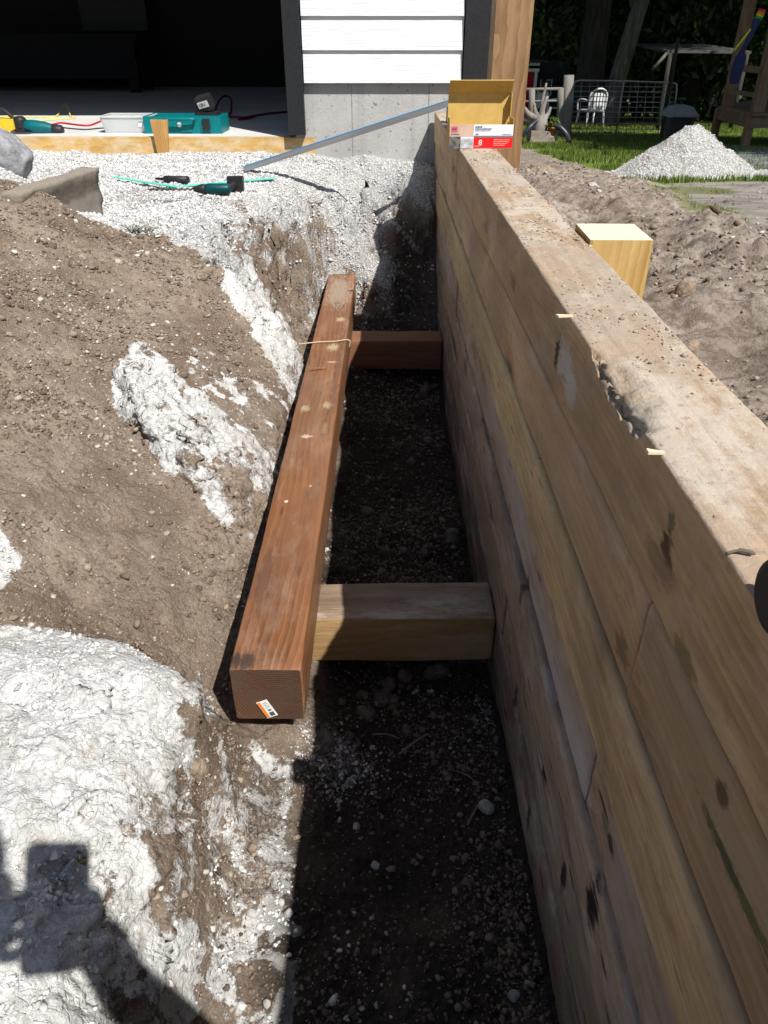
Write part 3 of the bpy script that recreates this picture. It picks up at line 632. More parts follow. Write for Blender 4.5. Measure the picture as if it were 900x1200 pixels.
for (px,py,ry,rz,colr,amt) in ((781,640,.020,.016,(.07,.035,.018),.95),(786,612,.010,.012,(.03,.08,.05),.7),(771,660,.05,.02,(.16,.09,.05),.5),(661,425,.07,.035,(.50,.47,.45),.75),(652,412,.018,.03,(.03,.022,.018),.95),(668,455,.05,.03,(.50,.47,.45),.6),
   (695,1060,.030,.040,(.012,.010,.009),1),(655,1030,.016,.045,(.018,.014,.011),.95),(634,905,.022,.035,(.015,.012,.010),.95),(675,905,.05,.04,(.50,.46,.44),.7),(660,860,.06,.03,(.48,.44,.42),.6),(640,800,.05,.02,(.45,.41,.39),.5),
   (872,1060,.10,.010,(.05,.07,.02),.75),(850,1010,.04,.012,(.05,.06,.025),.6),(700,965,.02,.02,(.10,.11,.05),.6),(727,760,.03,.02,(.10,.055,.03),.6),(800,770,.03,.014,(.12,.09,.04),.6),(845,930,.012,.014,(.08,.05,.03),.8),(706,990,.02,.015,(.03,.022,.018),.9),
   (590,640,.08,.02,(.42,.38,.36),.5),(560,520,.10,.025,(.42,.38,.35),.5),(612,690,.016,.05,(.04,.03,.024),.8),(575,600,.02,.05,(.05,.04,.03),.7),(600,820,.014,.05,(.03,.022,.018),.85),(618,960,.014,.04,(.02,.016,.013),.9),(545,430,.06,.03,(.06,.045,.035),.6),(600,330,.05,.02,(.14,.09,.055),.6),(570,265,.05,.02,(.14,.09,.055),.5)):
    Y_, Z_ = fpt(px,py); SPOTS.append((.272,Y_,Z_,.03,ry,rz,colr,amt))
WALL = empty('retaining_wall', (.34,2,ZC-1.46), 'long wall of stacked square timbers, dusty on top, running from the camera to the garage', 'retaining wall')
TOPZ = ZC-.346
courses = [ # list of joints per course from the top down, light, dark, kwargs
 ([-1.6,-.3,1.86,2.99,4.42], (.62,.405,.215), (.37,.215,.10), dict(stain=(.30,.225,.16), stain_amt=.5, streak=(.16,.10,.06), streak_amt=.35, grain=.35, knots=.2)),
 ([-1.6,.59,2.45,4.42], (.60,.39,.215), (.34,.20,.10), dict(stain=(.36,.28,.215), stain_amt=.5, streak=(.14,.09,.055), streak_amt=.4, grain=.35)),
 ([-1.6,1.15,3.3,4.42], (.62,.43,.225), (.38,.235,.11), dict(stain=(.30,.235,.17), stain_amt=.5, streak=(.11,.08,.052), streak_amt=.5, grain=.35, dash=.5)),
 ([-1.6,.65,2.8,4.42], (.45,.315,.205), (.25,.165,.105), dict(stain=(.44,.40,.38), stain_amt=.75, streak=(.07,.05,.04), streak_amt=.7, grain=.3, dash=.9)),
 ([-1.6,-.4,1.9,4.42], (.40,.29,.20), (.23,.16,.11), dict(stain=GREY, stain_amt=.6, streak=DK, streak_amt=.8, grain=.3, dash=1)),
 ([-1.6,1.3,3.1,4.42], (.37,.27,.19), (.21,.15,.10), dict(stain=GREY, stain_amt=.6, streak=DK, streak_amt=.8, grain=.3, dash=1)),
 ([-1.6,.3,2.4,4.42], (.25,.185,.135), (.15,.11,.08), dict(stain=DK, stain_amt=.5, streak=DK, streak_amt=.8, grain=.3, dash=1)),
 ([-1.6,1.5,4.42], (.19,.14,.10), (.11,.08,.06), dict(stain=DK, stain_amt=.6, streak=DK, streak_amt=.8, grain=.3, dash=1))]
shiftx = [0,.005,-.003,.006,.001,.007,.003,.008]; ti = 0
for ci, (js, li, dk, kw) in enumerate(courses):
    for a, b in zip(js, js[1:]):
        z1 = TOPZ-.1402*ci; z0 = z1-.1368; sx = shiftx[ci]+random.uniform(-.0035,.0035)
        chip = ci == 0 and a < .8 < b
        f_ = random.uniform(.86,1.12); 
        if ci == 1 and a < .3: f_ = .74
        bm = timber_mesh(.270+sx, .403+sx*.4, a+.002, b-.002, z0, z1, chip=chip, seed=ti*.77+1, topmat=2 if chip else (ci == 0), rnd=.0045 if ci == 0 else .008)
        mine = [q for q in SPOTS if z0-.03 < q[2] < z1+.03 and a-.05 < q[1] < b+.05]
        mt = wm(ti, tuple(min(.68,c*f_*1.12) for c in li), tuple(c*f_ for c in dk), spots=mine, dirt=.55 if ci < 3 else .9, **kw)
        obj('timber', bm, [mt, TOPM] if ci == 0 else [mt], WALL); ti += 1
# splinters on the wall edge
PALE = plain('pale_splinter', (.70,.58,.40), .8)
for (px, py, L, a, lab) in ((662,371,.030,.5,'pale wood splinter hanging over the wall edge beside the stub post'), (768,531,.018,.1,'short pale splinter on the wall edge nearest the camera')):
    p = at_h(px, py, .344); bm = bmesh.new()
    vs_, _ = box(bm, -L/2, L/2, -.0035, .0035, -.0015, .0015); 
    for v in vs_:
        if v.co.x > 0: v.co.y *= .3
    bev(bm, .0006, 1); o = obj('wood_splinter', bm, PALE, loc=p+Vector((0,0,.001)), rot=(0.1,.15,a)); tag(o, lab, 'splinter')
tw0 = at_h(850, 651, .344); tw1 = at_h(884, 652, .344); bm = bmesh.new()
tube_path(bm, catmull([tw0+Vector((0,0,.002)), (tw0+tw1)/2+Vector((0,.002,.004)), tw1+Vector((0,0,.0025))], 5), [.0012]*5+[.0017]*5+[.001], 6)
tag(obj('twig', bm, plain('twig_bark', (.12,.09,.07), .9)), 'thin dark twig lying on the wall top at the right edge', 'twig')

# brown dead-man timber lying on the two cross timbers
BSP = [(.02,1.78,.14,.028,.045,.03,(.42,.36,.20),.8),(-.035,1.20,.14,.02,.03,.03,(.40,.31,.17),.75),(.035,1.23,.14,.022,.035,.03,(.40,.31,.17),.75),(.03,2.12,.14,.022,.03,.03,(.44,.36,.22),.8),(0,2.55,.14,.07,.30,.03,(.36,.29,.22),.65),(-.05,.02,.135,.035,.03,.03,(.04,.03,.025),.85),(-.03,.62,.14,.006,.007,.02,(.62,.50,.38),1),(.028,.70,.14,.006,.007,.02,(.62,.50,.38),1),(-.01,1.0,.14,.02,.012,.02,(.55,.42,.32),.8),(.03,1.62,.14,.03,.01,.02,(.50,.36,.25),.7),(-.04,.30,.14,.02,.16,.02,(.09,.04,.025),.6),(.05,1.5,.13,.015,.5,.04,(.10,.045,.025),.6)]
BR = wood('brown_treated_wood', (.27,.115,.048), (.105,.042,.018), ring=22, off=(.10,0,-.30), knot=(.33,.24,.11), knots=.12, stain=(.17,.085,.05), stain_amt=.5, stain_scale=2.6, streak=(.42,.27,.17), streak_amt=.35, rough=.42, seed=2.2, grain=.6, dash=.5, spots=BSP, dirt=.2)
def brown_end():
    t = NT('brown_end_grain'); m = t.mapping((1,1,1), (-.02,0,.035))
    wv = t.n('ShaderNodeTexWave', wave_type='RINGS', rings_direction='Y', wave_profile='SAW'); wv.inputs['Scale'].default_value = 55; wv.inputs['Distortion'].default_value = 1.0; t.l(m, wv.inputs[0])
    n = t.noise(scale=90, detail=6, rough=.7); n2 = t.noise(scale=14, detail=5)
    c = t.mix(wv.outputs['Fac'], (.19,.095,.055), (.06,.028,.018)); c = t.mix(t.ramp(n2, [(.4,0.0),(.65,.7)]), c, (.12,.085,.062)); c = t.mix(t.ramp(n, [(.6,0.0),(.7,.5)]), c, (.26,.18,.13))
    t.set(c, .9, spec=.2); t.bump(t.math('ADD', wv.outputs['Fac'], n), .5, .003); return t.m
L_ = 2.85
BT = empty('brown_timber', (-.233,1.052,ZC-1.184), 'long reddish brown square timber lying lengthways on two cross timbers in the trench', 'timber', rotz=-R(.36))
bm = timber_mesh(-.0695,.0695,0,L_,.001,.1405, seed=5.5, rnd=.005, wob=.0025); bm.normal_update()
for f in bm.faces:
    if len(f.verts) > 6: f.material_index = 1; f.smooth = False
obj('beam', bm, [BR, brown_end()], BT)
# tag stapled on the near end
bm = bmesh.new(); vs_, fs_ = box(bm, -.012,.012,-.0012,0,-.024,.024); bev(bm,.0003,1)
st = obj('price_tag', bm, plain('tag_white', (.80,.80,.78), .4), BT, loc=(-.004,-.0022,.034), rot=(0,R(-24),0)); st['label'] = 'white tag with orange stripe and barcode'
bm = bmesh.new(); box(bm, -.0112,-.0045,-.0017,-.0011,-.0225,.0228); obj('stripe', bm, plain('tag_orange', (.80,.22,.03), .4), st)
bm = bmesh.new(); rr_ = random.Random(3)
for i in range(9): box(bm, -.0015+i*.0012,-.0015+i*.0012+rr_.choice((.0005,.0008)),-.0017,-.0011,-.021,-.010)
for i in range(4): box(bm, .000,.0015+rr_.uniform(.004,.008),-.0017,-.0011,-.0065+i*.0007*2,-.0058+i*.0007*2)
for i in range(8): box(bm, -.001+(i%2)*.0055,.0035+(i%2)*.0055,-.0017,-.0011,.002+i*.0024,.0029+i*.0024)
obj('barcode', bm, plain('tag_ink', (.05,.07,.08), .5), st)
# splits, wire across
bm = bmesh.new(); t0 = Vector((-.305,3.05,ZC-1.07))
a = at_h(352,404,1.041); b = at_h(408,399,1.041)
tube_path(bm, catmull([a+Vector((-.035,-.01,-.05)), a+Vector((-.008,0,-.004)), a+Vector((.0,0,.003)), a*.6+b*.4+Vector((0,.004,.003)), a*.3+b*.7+Vector((0,-.003,.0025)), b+Vector((.003,0,.002)), b+Vector((.004,0,-.03))], 6), .0025, 6)
tag(obj('plant_root', bm, plain('root', (.50,.40,.28), .8)), 'thin pale root lying across the brown timber', 'root')
for (px,py,dx,lab) in ((372,434,.035,'reddish splinter lifting from the top of the brown timber'),):
    p = at_h(px,py,1.043); bm = bmesh.new(); vs_,_ = box(bm,-dx,dx,-.004,.004,0,.004)
    for v in vs_:
        if v.co.x < 0: v.co.z += .012; v.co.y *= .3
    o = obj('wood_splinter', bm, plain('red_splinter', (.30,.12,.06), .8), loc=p, rot=(0,0,.5)); tag(o, lab, 'splinter')

# cross timbers
def cross(x0, y0, y1, ztop, th, mf, mtop, label, rz):
    bm = timber_mesh(-.07,.07,0,.269-x0,-th,0, seed=x0+8, rnd=.004, topmat=True)
    o = obj('cross_timber', bm, [mf, mtop], loc=(x0,(y0+y1)/2,ztop), rot=(0,0,R(-90)+rz)); tag(o, label, 'timber'); return o
spt = wood('dusty_cross_top', (.28,.20,.135), (.17,.11,.07), stain=(.33,.27,.20), stain_amt=.6, streak=(.09,.06,.045), streak_amt=.5, seed=4.4, dirt=.8)
sp1 = wood('yellow_cross_wood', (.42,.265,.12), (.27,.155,.06), stain=(.25,.15,.06), stain_amt=.4, seed=7.7, knots=.1, dirt=.4)
sp2 = wood('red_cross_wood', (.26,.115,.06), (.15,.06,.03), stain=(.16,.10,.07), stain_amt=.6, seed=9.1)
cross(-.32,1.365,1.50,ZC-1.186+.001,.138,sp1,spt,'near cross timber with yellow front, butted against the wall',R(.5))
cross(-.52,3.30,3.43,ZC-1.187+.001,.138,sp2,sp2,'far dark red cross timber under the back end of the brown timber',R(0))
# post at the far end and the stub behind the wall
PW = wood('post_wood', (.33,.20,.10), (.17,.09,.042), axis='Z', ring=11, off=(.10,0,.16), knots=.15, knot=(.20,.10,.055), stain=(.33,.20,.10), stain_amt=.3, seed=1.9)
bm = bmesh.new(); box(bm,-.07,.07,-.07,.07,-1.1,.30); bev(bm,.005,3)
tag(obj('wooden_post', bm, PW, loc=(.486,3.40,ZC-.14)), 'tall square brown post standing behind the wall beside the cardboard box', 'post')
sf = wood('stub_side_wood', (.52,.35,.13), (.36,.21,.065), axis='Z', ring=30, off=(.04,0,.3), knots=.06, seed=3.3)
def cut_mat():
    t = NT('fresh_cut_end'); wv = t.n('ShaderNodeTexWave', wave_type='RINGS', rings_direction='Z'); wv.inputs['Scale'].default_value = 30; wv.inputs['Distortion'].default_value = 1; t.l(t.mapping((1,1,1),(.05,.06,0)), wv.inputs[0])
    n = t.noise(scale=50, detail=6); c = t.mix(wv.outputs['Fac'], (.68,.62,.49), (.60,.52,.38)); c = t.mix(t.ramp(n, [(.45,0.0),(.65,.5)]), c, (.70,.67,.57)); t.set(c, .9); t.bump(n,.5,.004); return t.m
bm = bmesh.new(); box(bm,-.061,.061,-.075,.075,-.9,0); bev(bm,.003,2); bm.normal_update()
for f in bm.faces:
    if f.normal.z > .9: f.material_index = 1
tag(obj('post_stub', bm, [sf, cut_mat()], loc=(.4665,1.580,ZC-.338), rot=(0,0,R(-1.5))), 'short sawn-off post with pale cut top, level with the wall top', 'post')
x = rng.uniform(.42,.545,160); y = np.where(rng.uniform(0,1,160) < .5, 1.506+rng.uniform(-.004,.006,160), rng.uniform(1.5,1.65,160)); 
# ================================================================== HOUSE (garage)
HOUSE = empty('garage', (-1.6,4.45,ZC-.6), 'white sided garage with black trim, concrete foundation and wide open dark doorway', 'garage')
FY = 4.45
def conc():
    t = NT('foundation_concrete'); a = t.noise(scale=3, detail=8, rough=.65); b = t.noise(scale=60, detail=6, rough=.7); v = t.voro(scale=75)
    st_ = t.noise(t.mapping((14,14,.7)), 1, 5, .6)
    c = t.mix(t.ramp(a, [(.35,0.0),(.65,1.0)]), (.36,.355,.34), (.46,.455,.44)); c = t.mix(t.ramp(st_, [(.5,0.0),(.68,.55)]), c, (.27,.265,.25))
    c = t.mix(t.ramp(t.noise(scale=45, detail=2), [(.66,0.0),(.70,.7)]), c, (.14,.135,.13)); c = t.mix(t.ramp(b,[(.62,0.0),(.72,.5)]), c, (.55,.54,.52))
    t.set(c,.92,spec=.2); t.bump(t.math('ADD',b,t.math('MULTIPLY',a,.6)),.5,.006); return t.m
CON = conc()
bm = bmesh.new(); box(bm, -.475, .50, FY, FY+.2, ZC-1.6, ZC-.19); 
box(bm, .30, .50, FY+.2, 9.4, ZC-1.6, ZC-.19)
obj('foundation', bm, CON, HOUSE)
bm = bmesh.new()                # form tie marks
FSM = plain('form_seam', (.22,.22,.21), .9); bm.free()
for xx in (-.17,.235):
    bm = bmesh.new(); box(bm, xx, xx+.0025, FY-.002, FY+.01, ZC-.6, ZC-.22); obj('form_line', bm, FSM, HOUSE)
def slab_m():
    t = NT('slab_concrete'); a = t.noise(scale=2.5, detail=8); b = t.noise(t.mapping((3,40,1)), 1, 5); c = t.mix(t.ramp(a,[(.35,0.0),(.65,1.0)]), (.52,.515,.50),(.62,.615,.60)); c = t.mix(t.ramp(b,[(.5,0.0),(.7,.3)]), c, (.40,.39,.37)); t.set(c,.8); t.bump(t.noise(scale=80,detail=4),.2,.002); return t.m
bm = bmesh.new(); box(bm, -6, -.4755, FY+.045, FY+.2, ZC-.75, ZC-.466); box(bm, -6, .2995, FY+.2, 9.0, ZC-.75, ZC-.466); obj('floor_slab', bm, slab_m(), HOUSE)
def siding_m():
    t = NT('white_siding'); f = t.noise(t.mapping((1.6,1,46)), 2.2, 6, .6, .6); t.set(t.mix(t.ramp(f,[(.45,0.0),(.6,.22)]), (.72,.73,.74), (.54,.56,.58)), .55)
    wv = t.n('ShaderNodeTexWave'); wv.bands_direction = 'Z'; wv.inputs['Scale'].default_value = 30; wv.inputs['Distortion'].default_value = 7; wv.inputs['Detail'].default_value = 3; wv.inputs['Detail Scale'].default_value = .6; t.l(t.mapping((.55,1,1)), wv.inputs[0])
    t.bump(t.math('ADD', f, t.math('MULTIPLY', wv.outputs['Fac'], .35)), .35, .004); return t.m
SID = siding_m(); ex = .144
bm = bmesh.new(); z = ZC-.212
for i in range(22):
    x1 = .398; x0 = -.412; zt = z+ex+.012
    vs_ = [bm.verts.new(p) for p in [(x0,FY-.034,z),(x1,FY-.034,z),(x1,FY-.020,zt),(x0,FY-.020,zt),(x0,FY-.018,z),(x1,FY-.018,z)]]
    bm.faces.new((vs_[0],vs_[1],vs_[2],vs_[3])); bm.faces.new((vs_[0],vs_[4],vs_[5],vs_[1])); bm.faces.new((vs_[1],vs_[5],vs_[2])); bm.faces.new((vs_[0],vs_[3],vs_[4]))
    z += ex
bmesh.ops.recalc_face_normals(bm, faces=bm.faces[:])
obj('siding', bm, SID, HOUSE)
bm = bmesh.new(); box(bm, -.415,.40, FY-.018, FY+.10, ZC-.195, ZC+2.9); obj('sheathing', bm, plain('sheathing_grey', (.30,.30,.29), .8), HOUSE)
BLK = plain('black_trim_paint', (.016,.017,.019), .55, var=.25, scale=60, bump=.2)
bm = bmesh.new(); box(bm, .404,.53,FY-.045,FY+.02,ZC-.20,ZC+2.9); bev(bm,.003,2); obj('corner_trim', bm, BLK, HOUSE)
bm = bmesh.new(); box(bm, .405,.528,FY-.0455+.07,FY+.14,ZC-.20,ZC+2.9); obj('corner_return', bm, BLK, HOUSE)
bm = bmesh.new(); box(bm, -.505,-.418,FY-.050,FY+.03,ZC-.452,ZC+2.9); bev(bm,.003,2); obj('door_trim', bm, BLK, HOUSE)
JW = wood('jamb_wood', (.46,.28,.10), (.30,.17,.06), axis='Z', seed=6)
bm = bmesh.new(); box(bm, -.512,-.42,FY+.032,FY+.12,ZC-.464,ZC+2.2); obj('door_jamb', bm, JW, HOUSE)
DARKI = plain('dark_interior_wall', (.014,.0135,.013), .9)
bm = bmesh.new()
HT = 1.75-.466                 # header underside over the slab
box(bm, -6,-.415, FY-.03,FY+.12, ZC-.466+2.02, ZC+2.9)
obj('door_header', bm, SID, HOUSE)
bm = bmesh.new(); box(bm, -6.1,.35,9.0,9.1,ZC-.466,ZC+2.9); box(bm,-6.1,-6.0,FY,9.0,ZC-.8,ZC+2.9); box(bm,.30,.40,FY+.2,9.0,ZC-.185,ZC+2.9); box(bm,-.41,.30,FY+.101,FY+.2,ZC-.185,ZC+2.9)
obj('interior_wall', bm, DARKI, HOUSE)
bm = bmesh.new(); box(bm,.402,.44,FY+.15,9.1,ZC-.19,ZC+2.9); obj('side_siding', bm, SID, HOUSE)
bm = bmesh.new(); box(bm,-6.3,.62,FY-.10,9.4,ZC+2.9,ZC+3.1); obj('roof', bm, plain('roof_dark', (.05,.05,.05), .9), HOUSE)
# things inside
bm = bmesh.new(); box(bm,-.32,.32,-.01,.01,0,.85); bev(bm,.004,1)
p = at_y(136,36,8.7); tag(obj('hanging_panel', bm, plain('grey_panel', (.035,.034,.032), .8), loc=p), 'grey panel hung on the dark garage back wall', 'panel')
wb = empty('workbench', (-3.25,8.3,ZC-.466), 'low dark workbench along the back wall inside the garage', 'workbench')
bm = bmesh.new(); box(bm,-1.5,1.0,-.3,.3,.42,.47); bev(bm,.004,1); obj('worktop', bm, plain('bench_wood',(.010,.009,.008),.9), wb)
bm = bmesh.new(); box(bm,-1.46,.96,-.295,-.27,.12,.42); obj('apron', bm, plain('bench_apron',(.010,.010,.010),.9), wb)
for sx in (-1.4,.9):
    for sy in (-.22,.22):
        bm = bmesh.new(); box(bm,sx-.04,sx+.04,sy-.04,sy+.04,0,.42); obj('leg', bm, bpy.data.materials['bench_wood'], wb)

# form boards and stake at the slab's edge
FB = wood('form_board_wood', (.62,.39,.125), (.45,.26,.07), axis='X', ring=20, off=(0,.02,.3), knots=.10, knot=(.25,.13,.05), stain=(.72,.66,.55), stain_amt=.45, stain_scale=14, seed=5)
a = at_y(20,157,FY); b = at_y(188,160,FY)
bm = bbox(-2.9,-1.20,FY+.002,FY+.040,ZC-.56,ZC-.466,.003); tag(obj('form_board', bm, FB), 'left yellow board along the slab edge, mostly shaded', 'board')
bm = bbox(-1.197,-.37,FY-.002,FY+.036,ZC-.56,ZC-.468,.003); tag(obj('form_board', bm, FB), 'right yellow board along the slab edge ending under the black door trim', 'board')
bm = bmesh.new(); box(bm,-.045,.045,-.011,.011,-.25,.11); 
for v in bm.verts:
    if v.co.z < -.2: v.co.x *= .2
bev(bm,.002,1); p = at_y(191,177,FY-.02)
tag(obj('wooden_stake', bm, wood('stake_wood',(.50,.29,.10),(.33,.17,.05),axis='Z',seed=8), loc=(p.x,FY-.016,p.z+.04), rot=(0,R(1),R(3))), 'short brown stake driven in front of the slab edge boards', 'stake')

SLZ = ZC-.466
def on_slab(px, py):
    v = at_h(px, py, .466); v.z = SLZ; return v
# ---- teal tool case with charger
TEAL = plain('teal_plastic', (.0,.16,.175), .4, var=.08, scale=60, bump=.05); BLACKP = plain('black_plastic', (.02,.02,.022), .5, bump=.1)
p = on_slab(215,157); TCA = empty('tool_case', (p.x,p.y+.12,SLZ), 'open teal plastic tool case lying on the slab edge behind the stake', 'tool case', rotz=R(-1))
bm = bmesh.new()
w2, d2, hh2 = .215,.11,.085
outer = [(-w2,-d2),(w2,-d2),(w2,d2),(-w2,d2)]
box(bm,-w2,w2,-d2,-d2+.012,.0,hh2); box(bm,-w2,w2,d2-.012,d2,0,hh2); box(bm,-w2,-w2+.012,-d2+.012,d2-.012,0,hh2); box(bm,w2-.012,w2,-d2+.012,d2-.012,0,hh2); box(bm,-w2+.012,w2-.012,-d2+.012,d2-.012,0,.05)
bev(bm,.006,2); obj('case_base', bm, TEAL, TCA)
for xx in (-.13,.02,.13):
    bm = bmesh.new(); box(bm,xx-.03,xx+.03,-d2-.006,-d2+.002,.01,.055); bev(bm,.004,2); obj('case_rib', bm, TEAL, TCA)
bm = bmesh.new(); box(bm,.115,.155,-d2-.016,-d2-.006,.02,.075); bev(bm,.003,2); obj('latch', bm, BLACKP, TCA)
bm = bmesh.new(); lathe(bm,[(.012,0),(.012,.002)],16,Matrix.Translation((-.015,-d2-.0075,.045))@Matrix.Rotation(R(90),4,'X')); obj('badge', bm, plain('badge_white',(.8,.8,.8),.4), TCA)
bm = bmesh.new(); tube_path(bm, catmull([(-.08,-d2,.07),(-.08,-d2-.03,.075),(0,-d2-.035,.075),(.07,-d2-.03,.075),(.07,-d2,.07)],5), .008, 8); obj('handle', bm, TEAL, TCA)
p2 = on_slab(240,150)
BAT = empty('tool_battery', (p.x+.125,p.y+.10,SLZ+.086), 'black slide-on tool battery propped up on the right end of the teal case', 'battery', rotz=R(-8))
bm = bmesh.new(); box(bm,-.06,.065,-.04,.05,0,.016); bev(bm,.005,2); obj('charger_plate', bm, BLACKP, BAT)
bm = bmesh.new(); box(bm,-.046,.046,-.035,.035,0,.062); 
for v in bm.verts:
    if v.co.z > .05: v.co.x *= .9; v.co.y *= .85
bev(bm,.007,3); o = obj('battery_pack', bm, BLACKP, BAT, loc=(0,.0,.035), rot=(R(18),R(-14),0))
bm = bmesh.new(); box(bm,-.03,.03,-.0375,-.0335,.014,.046); o2 = obj('label_plate', bm, plain('battery_label',(.55,.56,.57),.5), o)
def text(body, size, mat, parent, loc, rot, name='lettering', ext=.0003):
    c = bpy.data.curves.new(name, 'FONT'); c.body = body; c.size = size; c.extrude = ext; c.align_x = 'LEFT'
    tmp = bpy.data.objects.new('t', c); COL.objects.link(tmp); bpy.context.view_layer.update()
    me = bpy.data.meshes.new_from_object(tmp.evaluated_get(bpy.context.evaluated_depsgraph_get())); bpy.data.objects.remove(tmp); me.materials.clear()
    o = link_mesh(name, me, mat, parent); o.location = loc; o.rotation_euler = rot; return o
text('18V', .026, BLACKP, o, (-.026,-.0378,.021), (R(90),0,0))
# ---- clear bin
p = on_slab(148,156)
def clear_m():
    t = NT('clear_plastic'); t.b.inputs['Base Color'].default_value = (.85,.88,.88,1); t.b.inputs['Roughness'].default_value = .25; t.b.inputs['Transmission Weight'].default_value = .55; t.b.inputs['IOR'].default_value = 1.2; t.bump(t.noise(scale=40),.1,.002); return t.m
CB = empty('plastic_bin', (p.x,p.y+.10,SLZ), 'small clear plastic bin on the slab left of the teal tool case', 'bin')
bm = bmesh.new()
def tub(bm, w, d, hgt, tap, th):
    def ringp(wx, dy, z): return [bm.verts.new(q) for q in ((-wx,-dy,z),(wx,-dy,z),(wx,dy,z),(-wx,dy,z))]
    r = [ringp(w*tap,d*tap,0), ringp(w,d,hgt), ringp(w-th,d-th,hgt), ringp(w*tap-th,d*tap-th,th)]
    for a, b in zip(r, r[1:]):
        for k in range(4): bm.faces.new((a[k],a[(k+1)%4],b[(k+1)%4],b[k]))
    bm.faces.new(r[0][::-1]); bm.faces.new(r[3])
tub(bm,.135,.10,.082,.88,.003); bmesh.ops.recalc_face_normals(bm, faces=bm.faces[:]); obj('tub', bm, clear_m(), CB)
bm = bmesh.new()
for a,b,c,d in ((-.139,.139,-.105,-.0995),(-.139,.139,.0995,.105),(-.1395,-.134,-.0995,.0995),(.134,.1395,-.0995,.0995)): box(bm,a,b,c,d,.078,.084)
obj('rim', bm, plain('bin_rim',(.62,.64,.64),.4), CB)
bm = bmesh.new(); box(bm,.075,.115,-.1015,-.0975,.022,.052); obj('sticker', bm, plain('sticker_white',(.75,.76,.78),.5), CB, loc=(0,.0025,0), rot=(R(-5),0,0))
# ---- cords
def cord(name, pts, r, col, label, z=0, rough=.5):
    bm = bmesh.new(); P = [on_slab(a,b)+Vector((0,0,r+c)) for a,b,c in pts]; tube_path(bm, catmull(P,8), r, 7)
    tag(obj(name, bm, plain(name+'_'+label.split()[1], col, rough)), label, 'cord')
cord('power_cord', [(52,148,0),(62,147,0),(72,145,0),(88,147,0),(104,148,0),(116,144,0),(126,140,0),(150,138,0),(180,141,0),(205,143,0)], .005, (.50,.01,.03), 'bright red cord curving across the slab behind the clear bin')
cord('power_cord', [(52,149,0),(66,149,0),(80,151,0),(100,152.5,0),(118,151,0),(140,150,0),(165,149,0)], .0035, (.03,.03,.035), 'thin black cord lying on the slab in front of the red one')
cord('power_cord', [(-10,140,0),(10,137,0),(30,138,0),(50,138,0),(66,137,0),(76,130,.03),(80,131,.04),(83,137,0),(88,139,0),(80,140,0),(62,141,0),(46,143,0)], .0045, (.72,.62,.14), 'pale yellow cord looped up at the left side of the slab')
cord('power_cord', [(250,137,0),(258,128,.05),(266,124,.06),(272,128,.05),(270,134,0),(262,137,0),(285,139,0),(300,137,0),(292,140,0),(280,141,0),(310,135,0),(340,132,0)], .007, (.16,.01,.02), 'dark red cord bunched in the shade beside the door trim')
# ---- grinder
GR = empty('angle_grinder', tuple(on_slab(30,157)+Vector((0,.04,.035))), 'teal and black corded grinder lying at the left end of the slab', 'grinder', rotz=R(4))
bm = bmesh.new(); lathe(bm,[(.016,-.02),(.030,-.015),(.036,.03),(.036,.09),(.028,.13),(.024,.17),(.015,.185)],20,Matrix.Rotation(R(97),4,'Y')); obj('motor_body', bm, plain('grinder_teal',(.0,.10,.115),.4), GR)
bm = bmesh.new(); lathe(bm,[(.020,0),(.028,.01),(.028,.06),(.018,.07)],20,Matrix.Translation((.125,0,-.016))@Matrix.Rotation(R(97),4,'Y')); obj('grip', bm, BLACKP, GR)
bm = bmesh.new(); lathe(bm,[(.030,-.03),(.034,-.02),(.034,.02),(.02,.035)],18,Matrix.Translation((-.03,0,.015))); box(bm,-.055,-.005,-.03,.03,-.03,.03); bev(bm,.004,1); obj('gear_head', bm, BLACKP, GR)
bm = bmesh.new(); lathe(bm,[(.062,0),(.062,.003)],28,Matrix.Translation((-.03,-.01,-.028))@Matrix.Rotation(R(12),4,'X')); obj('disc', bm, plain('disc_dark',(.05,.05,.05),.8), GR)
YL = empty('yellow_tool', tuple(on_slab(6,155)+Vector((0,.05,.03))), 'yellow and black power tool at the left edge of the slab', 'power tool', rotz=R(-12))
bm = bmesh.new(); box(bm,-.12,.10,-.035,.035,-.03,.035); bev(bm,.014,3); obj('body', bm, plain('tool_yellow',(.72,.50,.03),.4), YL)
bm = bmesh.new(); tube_path(bm, catmull([(-.12,0,.02),(-.08,0,.075),(-.01,0,.08),(.06,0,.03)],6), .011, 8); obj('handle', bm, BLACKP, YL)
bm = bmesh.new(); lathe(bm,[(.014,0),(.018,.01),(.018,.03),(.01,.05)],16,Matrix.Translation((.10,0,0))@Matrix.Rotation(R(90),4,'Y')); obj('nose', bm, plain('nose_orange',(.65,.25,.02),.5), YL)

# ---- metal bar leaning from gravel to wall, wood block carrying it
lo = gpt(287,202)+Vector((0,0,.012)); hi = Vector((.315,3.86,TOPZ+.083)); d = hi-lo; L = d.length
def barm():
    t = NT('galvanised_bar'); n = t.noise(t.mapping((2,30,30)),1.5,6); t.set(t.mix(t.ramp(n,[(.4,0.0),(.65,1.0)]), (.36,.37,.38),(.50,.51,.52)), .38, .8); t.bump(n,.15,.002); return t.m
BAR = empty('straightedge', tuple(lo), 'long grey metal straightedge with blue edge leaning from gravel onto the wall end', 'straightedge')
q = d.to_track_quat('X','Z'); BAR.rotation_mode = 'QUATERNION'; BAR.rotation_quaternion = q
bm = bmesh.new(); box(bm,0,L,-.009,.009,-.010,.014); bev(bm,.001,1); obj('metal_bar', bm, barm(), BAR)
bm = bmesh.new(); box(bm,.01,L-.01,-.0098,.0098,.0145,.0175); obj('blue_edge', bm, plain('blue_paint',(.03,.26,.55),.4), BAR)
